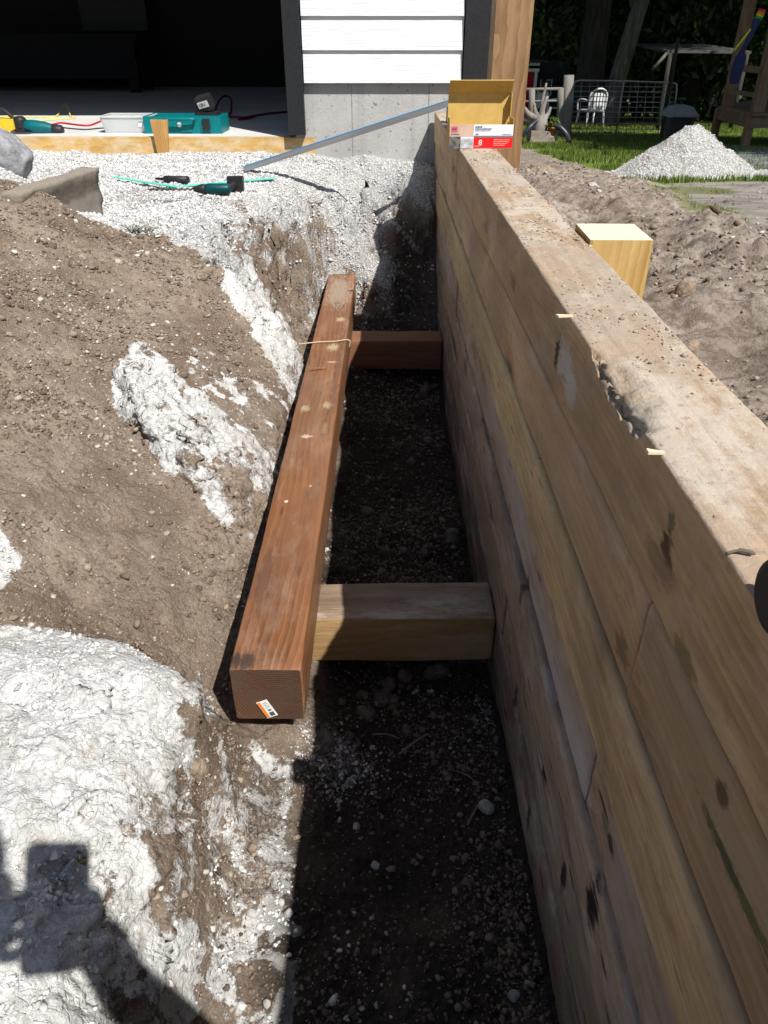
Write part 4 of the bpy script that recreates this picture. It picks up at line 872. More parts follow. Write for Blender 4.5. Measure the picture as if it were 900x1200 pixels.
bm = bbox(-.055,.055,-.05,.05,0,.068,.003); tag(obj('wood_block', bm, wood('block_wood',(.42,.27,.17),(.3,.17,.1),seed=12), loc=(.345,3.86,TOPZ+.001)), 'reddish wood offcut on the wall end behind the screw box', 'offcut')

# ---- open screw box
CARD = plain('cardboard_inner', (.55,.37,.11), .85, var=.1, scale=40, bump=.15); WPR = plain('carton_white',(.75,.77,.82),.45,var=.03); REDP = plain('carton_red',(.72,.012,.012),.4,var=.05)
BX = empty('screw_box', (.345,3.0,TOPZ+.002), 'open cardboard screw carton with red and white front on the far wall end', 'carton', rotz=R(0))
W2, D2, HB = .1125, .06, .076
bm = bmesh.new(); th=.0022
box(bm,-W2,W2,-D2,-D2+th,0,HB); box(bm,-W2,W2,D2-th,D2,0,HB+.003); box(bm,-W2,-W2+th,-D2+th,D2-th,0,HB); box(bm,W2-th,W2,-D2+th,D2-th,0,HB); box(bm,-W2+th,W2-th,-D2+th,D2-th,0,th)
obj('carton', bm, CARD, BX)
bm = bmesh.new(); box(bm,-W2,W2,D2-th+.0001,D2,HB+.003,HB+.092); box(bm, W2-th, W2, D2-.035, D2-th, HB+.02, HB+.092) ; obj('lid', bm, CARD, BX)
bm = bmesh.new(); box(bm,-W2,W2,-th,0,0,.062); obj('tuck_flap', bm, CARD, BX, loc=(0,D2-.001,HB+.0925), rot=(R(49),0,0))
for sx in (-1,1):
    bm = bmesh.new(); box(bm, sx*W2-.001, sx*W2+.001, -D2+.004, D2-.03, HB, HB+.018); obj('dust_flap', bm, CARD, BX)
def face(name, x0,x1,z0,z1,mat,k=1):
    bm = bmesh.new(); box(bm,x0,x1,-D2-.0006*k,-D2-.0006*(k-1)-.0001,z0,z1); return obj(name, bm, mat, BX)
face('front_print',-W2,W2,.0,HB,WPR)
face('red_panel',-.026,W2,.001,.036,REDP,2)
face('teal_band',-.026,W2,.0365,.041,plain('teal_ink',(.05,.25,.28),.5),2)
face('tan_panel',-W2,-.027,.038,HB,plain('tan_ink',(.55,.38,.30),.5),2)
face('photo_print',-W2,-.072,.001,.037,plain('photo_ink',(.16,.15,.14),.5,var=.9,scale=60),2)
face('photo_print',-.071,-.027,.001,.032,plain('photo_ink_light',(.42,.43,.45),.5,var=.5,scale=45),2)
face('logo_block',-.107,-.085,.052,.070,plain('logo_ink',(.60,.13,.15),.5),3)
INK = plain('carton_ink',(.06,.06,.14),.5); WIN = plain('white_ink',(.8,.8,.8),.5)
text('8',.026,WIN,BX,(-.008,-D2-.0014,.010),(R(90),0,0))
bm = bmesh.new(); rr_ = random.Random(5)
def inkline(bm,x0,x1,z,hgt,k=3):
    x = x0
    while x < x1:
        l = rr_.uniform(.002,.006); box(bm,x,min(x+l,x1),-D2-.0006*k,-D2-.0006*(k-1)-.0001,z,z+hgt*rr_.uniform(.7,1)); x += l+.0012
PINK = plain('pink_ink',(.85,.35,.30),.5); bm.free()
for nm_, mt_, lines in (('small_print',PINK,((.045,.104,.027,.0028,3),(.045,.100,.021,.0028,3),(.045,.095,.015,.0028,3),(.045,.085,.009,.0028,3),(-.022,-.005,.006,.003,3))),
                        ('print_line',INK,((-.022,.002,.067,.0045,3),(-.022,.035,.061,.0035,3),(-.022,.03,.056,.002,3),(-.02,-.01,.044,.004,3),(.075,.108,.044,.0018,3),(-.107,-.078,.044,.003,3),(-.104,-.088,.060,.004,4)))):
    for ln_ in lines: bm = bmesh.new(); inkline(bm,*ln_); obj(nm_, bm, mt_, BX)

# ---- drill with auger bit, teal strips, chisel
DR = gpt(262,230); DRE = empty('cordless_drill', (DR.x,DR.y,DR.z+.035), 'dark teal and black cordless drill with a long auger bit lying on the gravel', 'drill', rotz=R(182)); DRE.scale = (.86,.86,.86); DRE.location.z -= .006
bm = bmesh.new(); lathe(bm,[(.012,-.01),(.020,-.005),(.026,.01),(.026,.10),(.022,.115)],18,Matrix.Rotation(R(90),4,'Y')@Matrix.Rotation(0,4,'Z'), smooth=True); obj('motor_housing', bm, plain('drill_teal',(.0,.045,.052),.4), DRE, loc=(-.03,0,0))
bm = bmesh.new(); lathe(bm,[(.022,0),(.024,.015),(.014,.05),(.009,.06)],18,Matrix.Rotation(R(90),4,'Y')); obj('chuck', bm, BLACKP, DRE, loc=(.085,0,0))
bm = bmesh.new(); tube_path(bm, catmull([(-.012,0,0),(-.03,-.045,.0),(-.045,-.09,.004)],5), .018, 10); obj('grip', bm, BLACKP, DRE)
bm = bmesh.new(); box(bm,-.09,-.01,-.135,-.085,-.034,.04); bev(bm,.007,2); obj('battery', bm, BLACKP, DRE)
bm = bmesh.new(); pts = [(.14+i*.004, .0055*math.cos(i*.9), .0055*math.sin(i*.9)) for i in range(58)]; tube_path(bm, pts, .0035, 5); tube_path(bm,[(.14,0,0),(.372,0,0)],.003,6); obj('auger_bit', bm, plain('bit_steel',(.13,.10,.08),.5,.6), DRE)
MINT = plain('mint_paint', (.12,.62,.50), .4, var=.05)
def strip(a, b, w, label):
    A = gpt(*a, up=.016); B = gpt(*b, up=.016); d = B-A; bm = bmesh.new(); box(bm,0,d.length,-w/2,w/2,-.002,.002); bev(bm,.0008,1)
    o = obj('mint_strip', bm, MINT, loc=A); o.rotation_mode = 'QUATERNION'; o.rotation_quaternion = d.to_track_quat('X','Z'); tag(o, label, 'strip')
strip((135,212),(205,223),.022,'mint green strip pointing left across the gravel behind the auger bit')
strip((196,224),(322,213),.022,'mint green strip running under the drill to its right')
a = gpt(183,215,.02); b = gpt(221,217,.022); bm = bmesh.new(); tube_path(bm,[a,a*.75+b*.25,a*.7+b*.3,b],[.004,.007,.015,.017],10); tag(obj('chisel', bm, BLACKP), 'black handled chisel lying on the gravel behind the strips', 'chisel')

# ---- concrete chunk and grey boulder at the left crest
def chunk(name, size, loc, rot, mat, label, cat, seed=0, sub=5, amp=.05, cubic=.6, group=None):
    bm = bmesh.new(); bmesh.ops.create_icosphere(bm, subdivisions=sub, radius=1)
    P = np.array([v.co[:] for v in bm.verts]); 
    mx = np.abs(P).max(1); P = P*(1-cubic+cubic/mx)[:,None]
    n = fbm(P[:,0]*1.1+P[:,2]*.7+seed*5, P[:,1]*1.1-P[:,2]*.5+seed*3, .9, 3, int(seed*10)+200)+.5*ridged(P[:,0]+P[:,2]*1.3+seed, P[:,1]-P[:,2]*.8, .45, 3, int(seed*10)+210)
    P = P*(1+n*amp)[:,None]
    for v, q_ in zip(bm.verts, P): v.co = Vector((q_[0]*size[0], q_[1]*size[1], q_[2]*size[2]))
    o = obj(name, bm, mat, smooth=True, loc=loc, rot=rot); return tag(o, label, cat, group)
def stone_m(name, a, b, scale=20):
    t = NT(name); n = t.noise(scale=scale, detail=8, rough=.7); n2 = t.noise(scale=scale*5, detail=4)
    c = t.mix(t.ramp(n,[(.38,0.0),(.62,1.0)]), a, b); c = t.mix(t.ramp(n2,[(.58,0.0),(.68,.6)]), c, tuple(min(1,x*1.7) for x in b)); t.set(c,.9,spec=.2); t.bump(t.math('ADD',n,t.math('MULTIPLY',n2,.4)),.6,.01); return t.m
RKG = stone_m('grey_rock', (.16,.16,.17), (.34,.34,.35)); COB = stone_m('cobble', (.075,.06,.05), (.17,.14,.12), 30); LIM = stone_m('pale_rock',(.26,.25,.235),(.42,.41,.395),30); SOB = stone_m('soil_clod',(.17,.125,.09),(.30,.235,.18),40)
chunk('grey_boulder', (.13,.09,.10), at_h(2,182,.42)+Vector((-.02,0,.0)), (R(10),R(38),R(20)), RKG, 'rough grey boulder at the left edge on top of the soil bank', 'boulder', 1.2, amp=.10, cubic=.45)
cbm = NT('banded_concrete'); sepx = cbm.n('ShaderNodeSeparateXYZ'); cbm.l(cbm.tc.outputs['Object'], sepx.inputs[0]); nn = cbm.noise(scale=12,detail=7)
zz_ = cbm.math('ADD', sepx.outputs[2], cbm.math('MULTIPLY', nn, .05)); cc = cbm.ramp(zz_, [(.0,(.22,.20,.175)),(.062,(.20,.175,.145)),(.078,(.085,.065,.045)),(.115,(.08,.06,.042)),(.135,(.26,.225,.18))]); cbm.set(cbm.mix(cbm.ramp(cbm.noise(scale=60),[(.4,0.0),(.6,.4)]),cc,(.16,.14,.12)),.95); cbm.bump(nn,.5,.01)  # upper face coloured darker brown, top edge and foot lighter
a = at_h(112,196,.455); b = at_h(30,222,.455); d = (b-a); bm = bmesh.new(); box(bm,0,d.length+.06,0,.055,-.30,0)
bmesh.ops.subdivide_edges(bm, edges=bm.edges[:], cuts=18, use_grid_fill=True)
for v in bm.verts:
    n_ = float(fbm(np.array([v.co.x*1.0+v.co.z]), np.array([v.co.y+v.co.z*1.3]), .06, 4, 300)[0]); v.co.y += n_*.007; v.co.z += n_*.006*(1 if v.co.z > -.05 else .2); v.co.x += n_*.008 if v.co.x < .01 else 0
    if v.co.z > -.055: v.co.y -= .014*(v.co.z+.055)/.055*(1 if v.co.y < .02 else 0)
for v in bm.verts: v.co.z += .0
o = obj('concrete_block', bm, cbm.m, smooth=True, loc=a, rot=(0,0,math.atan2(d.y,d.x))); 
# flip so its body lies away from the camera
o.scale = (1,-1,1); tag(o, 'concrete kerb piece half buried at the top of the left soil bank', 'kerb')
for v in o.data.vertices: v.co.z += 0
o.data.flip_normals()
zf = cbm.m.node_tree  # heights in the material are measured from the base
for n_ in zf.nodes:
    if n_.type == 'MAPPING': pass
o.data.transform(Matrix.Translation((0,0,.13))); o.location.z -= .13

# countable stones
def gstone(px, py, w, mat, label, k, amp=.07, cubic=.25, flat=.75, name='stone', up=.25, group=None):
    p = gpt(px, py); s = w*.5; return chunk(name, (s,s*.85,s*flat), (p.x,p.y,p.z+s*flat*up), (k*.7,k*.4,k*2.1), mat, label, 'stone', k, 3, amp, cubic, group)
gstone(428,838,.050,COB,'round brown cobble below the near cross timber',1.1)
gstone(530,632,.068,COB,'largest round cobble beside the wall behind the near cross timber',2.3)
gstone(452,650,.045,COB,'dull cobble against the back of the near cross timber, left of the largest one',3.1)
gstone(498,462,.07,COB,'dim cobble in the middle of the trench behind the far part',4.2)
gstone(503,520,.05,COB,'dim angular cobble halfway along the trench near the wall',4.9,cubic=.5)
gstone(475,795,.05,COB,'dark cobble under the front of the near cross timber',5.1)
gstone(512,790,.075,COB,'broad dark stone under the near cross timber beside the wall side',5.9,flat=.5)
gstone(487,812,.022,LIM,'small white flake beside the dark cobbles below the near cross timber',6.1,cubic=.6,flat=.4)
gstone(570,948,.034,LIM,'pale grey stone on the dark floor nearest the wall',7.2,cubic=.4)
gstone(418,970,.016,LIM,'small white stone on the dark floor left of centre',8.2,cubic=.5)
gstone(440,1015,.016,LIM,'small pale stone on the dark floor below centre',8.8,cubic=.5)
gstone(602,1168,.02,RKG,'bluish grey stone at the bottom beside the wall foot',9.3,cubic=.4)
gstone(296,995,.022,SOB,'round tan pebble in the sunlit strip of trench floor',9.9)
gstone(338,1072,.018,LIM,'white pebble at the edge of the wall shadow',10.4,cubic=.4)
gstone(294,150+480,.02,LIM,'pale pebble on the bank beside the brown timber',10.9)
for (px,py,w,lab,k,mat) in ((812,393,.040,'grey brown round rock in the soil behind the wall',11.3,SOB),(640,215,.16,'large clod of soil beside the foot of the tall post',12.2,SOB),(692,229,.09,'round pale rock among the far ruts',13.1,LIM),(800,352,.045,'soil lump beside the stub post',14.3,SOB)):
    p = yp(px,py); chunk('stone' if mat is LIM else 'soil_clod', (w*.5,w*.45,w*.36), (p.x,p.y,p.z+w*.1), (k,k*.3,k*2), mat, lab, 'stone' if mat is LIM else 'clod', k, 4, .14, .25)
rs_ = random.Random(12)
for i in range(26):
    px, py = (rs_.uniform(375,590), rs_.uniform(765,905)) if i < 13 else (rs_.uniform(400,555), rs_.uniform(440,655))
    if px > 450+.19*(py-40): continue
    p = gpt(px,py); w = rs_.uniform(.018,.045); a_ = rs_.uniform(0,6)
    chunk('stone', (w*.5,w*.42,w*.34), (p.x,p.y,p.z+w*.05), (a_,a_*.6,a_*2), COB, 'dull small stone half buried in the dark trench floor', 'stone', i*.9+30, 3, .2, rs_.uniform(.2,.6), 'stones on the dark trench floor')
# sticks on the trench floor
for i, (a, b, r, lab) in enumerate((((468,885),(502,862),.0028,'brown stick on the dark floor below the near cross timber'),((436,862),(468,868),.0018,'thin stick beside the round cobble'),((548,968),(560,945),.0022,'dry stalk lying against the pale grey stone'),((535,905),(562,925),.0012,'thin root on the dark floor by the wall'))):
    A = gpt(*a, up=.004); B = gpt(*b, up=.006); bm = bmesh.new(); tube_path(bm, catmull([A,(A+B)/2+Vector((.003,.004,.003)),B],4), r, 6); tag(obj('stick', bm, plain('stick_bark', (.22,.17,.13), .9)), lab, 'stick')
for (px,py,w,lab,k) in ((300,590,.07,'brown soil lump at the lower end of the white bank patch',25.5),(228,905,.04,'brown soil lump on the edge of the near white mound',26.6)):
    p = gpt(px,py); chunk('soil_clod',(w*.5,w*.42,w*.42),(p.x,p.y+.01,p.z-w*.10),(k,k*.3,k*2),SOB,lab,'clod',k,5,.22,.25)
# sprig of dry roots on the pad edge
p = gpt(165,272); bm = bmesh.new()
for i in range(70):
    a = random.uniform(0,6.28); L1 = random.uniform(.02,.055); b_ = p+Vector((random.uniform(-.05,.05),random.uniform(-.03,.03),.0)); e_ = b_+Vector((math.cos(a)*L1,math.sin(a)*L1*.6,random.uniform(.005,.03))); m1 = (b_+e_)/2+Vector((0,0,.008)); tube_path(bm,[b_,m1,e_],[.0009,.0008,.0004],4)
tag(obj('dead_roots', bm, plain('dry_root', (.10,.085,.05), .9)), 'tuft of dead brown roots at the edge of the gravel pad', 'roots')

# ---- rubber mallet at the right edge
ML = empty('rubber_mallet', (.3055,.385,TOPZ+.030), 'black rubber mallet lying on the wall top at the right edge', 'mallet')
RUB = plain('black_rubber', (.018,.018,.019), .6, var=.3, scale=80, bump=.3)
bm = bmesh.new(); prof = [(.020,-.048),(.026,-.046),(.0285,-.040)]
for i in range(7): prof += [(.0285,-.036+i*.011),(.0270,-.0335+i*.011),(.0270,-.0295+i*.011),(.0285,-.027+i*.011)]
prof += [(.0285,.044),(.026,.049),(.02,.051)]
lathe(bm, prof, 28, Matrix.Rotation(R(90),4,'Y')); obj('head', bm, RUB, ML)
bm = bmesh.new(); tube_path(bm,[(0.01,-.02,0),(.03,-.15,-.006),(.05,-.30,-.012)],[.010,.013,.015],12); obj('handle', bm, wood('mallet_handle_wood',(.5,.33,.16),(.35,.2,.09),seed=3), ML)

# ================================================================== YARD THINGS
# gravel pile
pc = yp(792,208); pcx, pcy = 2.50, 6.75; PS = .63; PH = .42
n_ = 150; a = np.linspace(-1.25,1.25,n_); PXg, PYg = np.meshgrid(a*PS, a*.9*PS); rr = np.hypot(PXg/(.92*PS), PYg/(.72*PS))
rr2 = rr*(1+.10*fbm(PXg,PYg,.5,3,400)); zz = PH*(1-np.clip(rr2,0,None)**1.0*.93); zz = np.where(rr2 < .12, PH*(1-.12*.93)-(.0), zz)
zz = zz+fbm(PXg,PYg,.12,4,401)*.03+fbm(PXg,PYg,.03,3,402)*.008; tail = .07*np.exp(-((PXg-.60)**2/.02+(PYg+.15)**2/.04)); zz = np.maximum(zz, tail+0*zz+fbm(PXg,PYg,.05,3,403)*.008)
gzz = (ZC-hy(PXg.ravel()+pcx, PYg.ravel()+pcy)).reshape(PXg.shape); base = gzz - np.clip(rr-1.0,0,1)*.5 -.03*(rr>1.1)
Zp = np.where(zz > 0.01, gzz+zz, base)
Vp = np.stack([PXg.ravel()+pcx, PYg.ravel()+pcy, Zp.ravel()],1); I = np.arange(n_*n_).reshape(n_,n_); Fp = np.stack([I[:-1,:-1].ravel(),I[:-1,1:].ravel(),I[1:,1:].ravel(),I[1:,:-1].ravel()],1)
t = NT('pile_gravel'); a_ = t.noise(scale=5,detail=7); v_ = t.voro(scale=60); c = t.mix(t.ramp(v_,[(.25,0.0),(.6,1.0)]),(.60,.59,.57),(.30,.29,.28)); c = t.mix(t.ramp(a_,[(.45,0.0),(.65,.4)]),c,(.48,.47,.45)); t.set(c,.95); t.bump(t.math('ADD',t.math('MULTIPLY',v_,-.5),t.noise(scale=90,detail=4)),.8,.02); PGM = t.m
PILE = np_mesh('gravel_pile', Vp, Fp, PGM, smooth=True); tag(PILE, 'cone-shaped pile of pale grey gravel on the lawn edge', 'gravel pile')
ang = rng.uniform(0,6.28,16000); r_ = np.sqrt(rng.uniform(0,1,16000))*1.12; x = pcx+np.cos(ang)*r_*.92*PS; y = pcy+np.sin(ang)*r_*.70*PS
ix = np.clip(((x-pcx)/(2.5*PS)+.5)*(n_-1),0,n_-1).astype(int); iy = np.clip(((y-pcy)/(2.25*PS)+.5)*(n_-1),0,n_-1).astype(int)
z = np.maximum(Zp[iy,ix], ZC-yard_h(x,y)[0])
o = rocks('pile_stones', x,y,z, np.clip(rng.lognormal(math.log(.0068),.5,len(x)),.004,.035), tone_mat('pile_stone', [(0,(.36,.35,.34)),(.3,(.52,.51,.50)),(1,(.62,.615,.60))], nmix=.15), flat=.8); o.parent = PILE; o['kind'] = 'stuff'

# grass
def blades(name, x, y, z, hgt, wid, mat, lean=.5):
    n = len(x); a = rng.uniform(0,6.28,n); l = rng.uniform(0,lean,n)*hgt; b = rng.uniform(0,6.28,n)
    p0 = np.stack([x-np.cos(a)*wid,y-np.sin(a)*wid,z-.01],1); p1 = np.stack([x+np.cos(a)*wid,y+np.sin(a)*wid,z-.01],1); p2 = np.stack([x+np.cos(b)*l,y+np.sin(b)*l,z+hgt],1)
    Vb = np.stack([p0,p1,p2],1).reshape(-1,3); Fb = np.arange(3*n).reshape(n,3); return np_mesh(name,Vb,Fb,mat,attrs={'tone':np.repeat(rng.uniform(0,1,n),3)})
t = NT('grass_blade'); c = t.ramp(t.attr('tone'),[(0,(.06,.10,.015)),(.5,(.12,.19,.03)),(.9,(.22,.28,.06)),(1,(.34,.32,.14))]); t.set(c,.6,spec=.2)
tr_ = t.n('ShaderNodeBsdfTranslucent'); t.l(c, tr_.inputs[0]); mx_ = t.n('ShaderNodeMixShader'); mx_.inputs[0].default_value = .35; t.l(t.b.outputs[0],mx_.inputs[1]); t.l(tr_.outputs[0],mx_.inputs[2]); t.l(mx_.outputs[0],t.out.inputs[0]); GRM = t.m
x = rng.uniform(1.5,10,260000); y = 5.5+rng.uniform(0,1,260000)**1.5*17
g_,a_,pt_,_ = yard_fields(x,y); k = (g_*np.clip(.75+fbm(x,y,.6,3,410),.1,1) > rng.uniform(.2,1,len(x)))&(np.hypot((x-pcx)/.66,(y-pcy)/.56) > 1); x,y = x[k],y[k]
n1g = len(x); x2 = rng.uniform(.9,2.8,60000); y2 = rng.uniform(1.8,7.2,60000); g_,a_,pt_,_ = yard_fields(x2,y2); k = (pt_*np.clip(.3+fbm(x2,y2,.15,3,411)*1.4,0,1) > rng.uniform(.25,1,len(x2))); x = np.append(x,x2[k]); y = np.append(y,y2[k])
o = blades('lawn_grass', x, y, ZC-yard_h(x,y)[0], rng.uniform(.025,.065,len(x))*np.where(np.arange(len(x)) < n1g,1,.28), (.0035+.0006*y)*np.where(np.arange(len(x)) < n1g,1,.6), GRM); tag(o, 'bright green lawn grass beyond the bare soil', 'grass', kind='stuff')

# grey paving in the shade behind the pile
a_, b_, c_, d_ = yp(838,172), yp(940,176), yp(960,222), yp(858,205)
bm = bmesh.new(); P4 = [a_,b_,c_,d_]; top = []
nx4 = 14
gr_ = [[bm.verts.new((P4[0].lerp(P4[1],i/nx4)).lerp(P4[3].lerp(P4[2],i/nx4),k/nx4)) for i in range(nx4+1)] for k in range(nx4+1)]
for row in gr_:
    for v in row: v.co.z = max(yz(v.co.x,v.co.y),ZC-float(np.interp(v.co.y,YK,HK)))+.03
for k in range(nx4):
    for i in range(nx4): bm.faces.new((gr_[k][i],gr_[k+1][i],gr_[k+1][i+1],gr_[k][i+1]))
bmesh.ops.recalc_face_normals(bm, faces=bm.faces[:])
if sum(f.normal.z for f in bm.faces) < 0: bmesh.ops.reverse_faces(bm, faces=bm.faces[:])
tag(obj('path', bm, plain('grey_paving',(.20,.21,.23),.9,scale=8,bump=.4,bd=.01)), 'grey paved area beside the deck', 'path', kind='structure')

# trees ----------------------------------------------------------------
def leaf_mat(name, dark, light):
    t = NT(name); c = t.ramp(t.attr('tone'),[(0,dark),(.75,light),(1,tuple(min(1,x*1.7) for x in light))]); t.set(c,.5,spec=.35)
    tr_ = t.n('ShaderNodeBsdfTranslucent'); t.l(c,tr_.inputs[0]); mx_ = t.n('ShaderNodeMixShader'); mx_.inputs[0].default_value = .3; t.l(t.b.outputs[0],mx_.inputs[1]); t.l(tr_.outputs[0],mx_.inputs[2]); t.l(mx_.outputs[0],t.out.inputs[0]); return t.m
LF1 = leaf_mat('leaf_green',(.03,.05,.015),(.15,.22,.075)); LF2 = leaf_mat('leaf_dark',(.015,.027,.009),(.05,.085,.025))
def leaves(C, spread, per, size, seed):
    r = np.random.default_rng(seed); n = len(C)*per
    c = np.repeat(C, per, 0)+r.normal(size=(n,3))*np.repeat(spread, per)[:,None]*np.array([1,1,.7])
    u = r.normal(size=(n,3)); u /= np.linalg.norm(u,axis=1)[:,None]; v = np.cross(u, r.normal(size=(n,3))); v /= np.linalg.norm(v,axis=1)[:,None]
    s = size*r.uniform(.6,1.4,n)[:,None]
    V_ = np.stack([c-u*s, c+v*s*.45, c+u*s, c-v*s*.45],1).reshape(-1,3); F_ = np.arange(4*n).reshape(n,4); tone = np.repeat(np.clip(r.uniform(0,1,n)*.7+np.repeat(r.uniform(0,.3,len(C)),per),0,1),4); return V_, F_, tone
def crown_centres(n, rx, ry, rz, z0, seed):
    r = np.random.default_rng(seed); d = r.normal(size=(n,3)); d /= np.linalg.norm(d,axis=1)[:,None]; rad = r.uniform(.35,1,n)**.6
    lob = 1+.25*np.sin(d[:,0]*4+seed)+.2*np.cos(d[:,1]*5+d[:,2]*3)
    return d*rad[:,None]*lob[:,None]*np.array([rx,ry,rz])+np.array([0,0,z0])
def trunk_bm(pts, rads, limbs, seed=0):
    bm = bmesh.new(); tube_path(bm, catmull(pts,5), [float(np.interp(i,np.linspace(0,5*(len(pts)-1),len(pts)),rads)) for i in range(5*(len(pts)-1)+1)], 14)
    for L in limbs: tube_path(bm, catmull(L[0],4), list(np.linspace(L[1],L[2],4*(len(L[0])-1)+1)), 8)
    return bm
def bark_m(name, a, b):
    t = NT(name); n = t.noise(t.mapping((9,9,1.2)),1.4,7,.65); t.set(t.mix(t.ramp(n,[(.4,0.0),(.6,1.0)]),a,b),.95); t.bump(n,.8,.05); return t.m
BK1 = bark_m('grey_bark',(.05,.045,.04),(.13,.12,.105)); BK2 = bark_m('dark_bark',(.02,.017,.014),(.05,.042,.035))
def tree(loc, lean, r0, Hh, crown, label, bark, leafm, seed, per=90, nc=150, size=.14):
    T = empty('broadleaf_tree', loc, label, 'tree', 'trees behind the yard')
    top = Vector((lean[0]*Hh, lean[1]*Hh, Hh)); pts = [(0,0,-.3),(lean[0]*.25*Hh,lean[1]*.2*Hh,Hh*.25),(lean[0]*.6*Hh,lean[1]*.6*Hh,Hh*.6),tuple(top)]
    limbs = []
    rr_ = random.Random(seed)
    for i in range(7):
        a = rr_.uniform(0,6.28); z0 = Hh*rr_.uniform(.45,.95); b0 = Vector((lean[0]*z0,lean[1]*z0,z0)); L1 = crown[0]*rr_.uniform(.5,.85); e = b0+Vector((math.cos(a)*L1,math.sin(a)*L1,rr_.uniform(.5,2.5))); limbs.append(([b0,(b0+e)/2+Vector((0,0,-.1)),e],r0*.35,r0*.08))
    obj('trunk', trunk_bm(pts,[r0*1.25,r0,r0*.8,r0*.4],limbs), bark, T)
    C_ = crown_centres(nc, crown[0],crown[1],crown[2],crown[3],seed)+np.array([top.x,top.y,0])
    V_,F_,tn = leaves(C_, np.full(nc,.48), per, size, seed); np_mesh('crown', V_,F_, leafm, T, attrs={'tone':tn}); return T
p1 = yp(683,146); p1.y = 22; p1.x = (683-450)*(22*CT+2.1*ST)/FP
def ypos(px, Y): 
    h = float(np.interp(Y,YK,HK)); return Vector(((px-450)*(Y*CT+h*ST)/FP, Y, ZC-h))
tree(ypos(684,23),(.0,.0),.34,7.5,(4.6,4.6,3.2,7.2),'thick black-barked tree trunk left of the leaning one',BK2,LF2,1)
tree(ypos(706,21),(.20,.02),.19,7.5,(4.5,4.5,3.0,7.4),'grey tree trunk leaning to the right behind the metal gate',BK1,LF1,2)
tree(ypos(640,27),(-.02,0),.30,8,(5,4.5,3.4,7.4),'dark tree behind the red shed beside the tall post',BK2,LF2,3)
tree(ypos(800,24),(.03,0),.28,7.5,(4.8,4.6,3.2,7.0),'dark tree behind the lean-to shelter',BK2,LF1,4)
tree(ypos(905,21),(0,0),.30,7.5,(4.8,4.8,3.2,7.0),'tree overhanging the wooden deck at the right edge',BK2,LF2,5)
tree(ypos(575,24),(0,0),.30,8,(4.6,4.6,3.2,6.8),'dark tree glimpsed between the garage corner and the tall post',BK2,LF1,6)
T_ = tree((9.3,8.2,ZC-1.1),(0,0),.25,5.6,(3.1,3.1,1.9,5.8),'unseen leafy tree added right of the drive to shade the wooden deck',BK1,LF1,9,per=100,nc=170)  # added out of view so its crown shades the deck
# hedge plants filling the wood behind
def bush(loc, rx, rz, label, leafm, seed, per=75, nc=90, size=.12):
    B = empty('shrub', loc, label, 'shrub', 'undergrowth shrubs behind the yard')
    bm = bmesh.new(); rr_ = random.Random(seed)
    for i in range(7):
        a = rr_.uniform(0,6.28); e = Vector((math.cos(a)*rx*.6,math.sin(a)*rx*.6,rz*1.5)); tube_path(bm,[(0,0,-.1),e*.5+Vector((0,0,.2)),e],[.06,.04,.015],6)
    obj('stems', bm, BK2, B)
    C_ = crown_centres(nc,rx,rx*.8,rz,rz*1.0,seed); V_,F_,tn = leaves(C_,np.full(nc,.30),per,size,seed+50); np_mesh('foliage',V_,F_,leafm,B,attrs={'tone':tn}); return B
bs = bush(ypos(560,30),2.3,2.2,'dense dark shrub behind the tall post, first of the row',LF2,21); bs2 = bush(ypos(640,27),2.2,2.0,'dark leafy shrub behind the red shed',LF1,22)
row = [(694,26,.85,'tall shrub filling the gap between the two tree trunks'),(745,25,.9,'leafy shrub behind the metal gate right of the leaning trunk'),(800,25,.95,'dark shrub behind the lean-to shelter'),(850,24,.9,'dark shrub between the shelter and the deck'),(910,26,1.2,'dark shrub behind the deck'),(980,25,1.3,'dark shrub beyond the right edge of the deck'),(640,35,1.7,'tallest shrub at the back left'),(720,36,1.8,'tallest shrub at the back centre'),(800,36,1.8,'tallest shrub at the back right of centre'),(890,34,1.8,'tallest shrub at the back behind the deck'),(530,33,1.8,'tall shrub behind the garage corner')]
for i,(px,Y,s_,lab) in enumerate(row):
    c_ = copy_tree(bs if i%2 else bs2); c_.location = ypos(px,Y); c_.scale = (s_,s_,s_*1.05); c_.rotation_euler = (0,0,i*1.3); c_['label'] = lab
tw = empty('distant_wood',(8,48,ZC-3.2)); tw['kind']='stuff'; tw['label']='dark mass of woodland filling the distance'
C_ = np.stack([rng.uniform(-30,60,520),rng.uniform(44,50,520),rng.uniform(ZC-3.2,ZC+12,520)],1)-np.array([8,48,ZC-3.2]); V_,F_,tn = leaves(C_,np.full(520,1.1),70,.34,77); np_mesh('foliage',V_,F_,LF2,tw,attrs={'tone':tn})

# fence posts, rail, gate
WG = wood('weathered_grey_wood',(.25,.23,.20),(.13,.12,.105),axis='Z',knots=.05,stain=(.17,.16,.145),stain_amt=.6,seed=2)
YG = 17.3
def px_w(n, Y): h = float(np.interp(Y,YK,HK)); return n*(Y*CT+h*ST)/FP
FN = empty('rail_fence', tuple(ypos(640,YG-.6)), 'old grey wooden fence post with rails to its left beside the metal gate', 'fence')
def atyo(px,py,Y,par): return at_y(px,py,Y)-Vector(par.location)
for (px, top, bot, wpx) in ((664,88,158,6.5),(656,103,150,4.5),(622,104,150,4)):
    a_ = atyo(px-3 if px==664 else px,bot,YG-.6,FN); b_ = atyo(px+3 if px==664 else px+1.5,top,YG-.6,FN); bm = bmesh.new(); w_ = px_w(wpx,YG)
    tube_path(bm,[a_-Vector((0,0,.3)),a_,(a_+b_)/2+Vector((.01,0,0)),b_],[w_*1.05,w_,w_*.95,w_*.85],9); obj('post', bm, WG, FN)
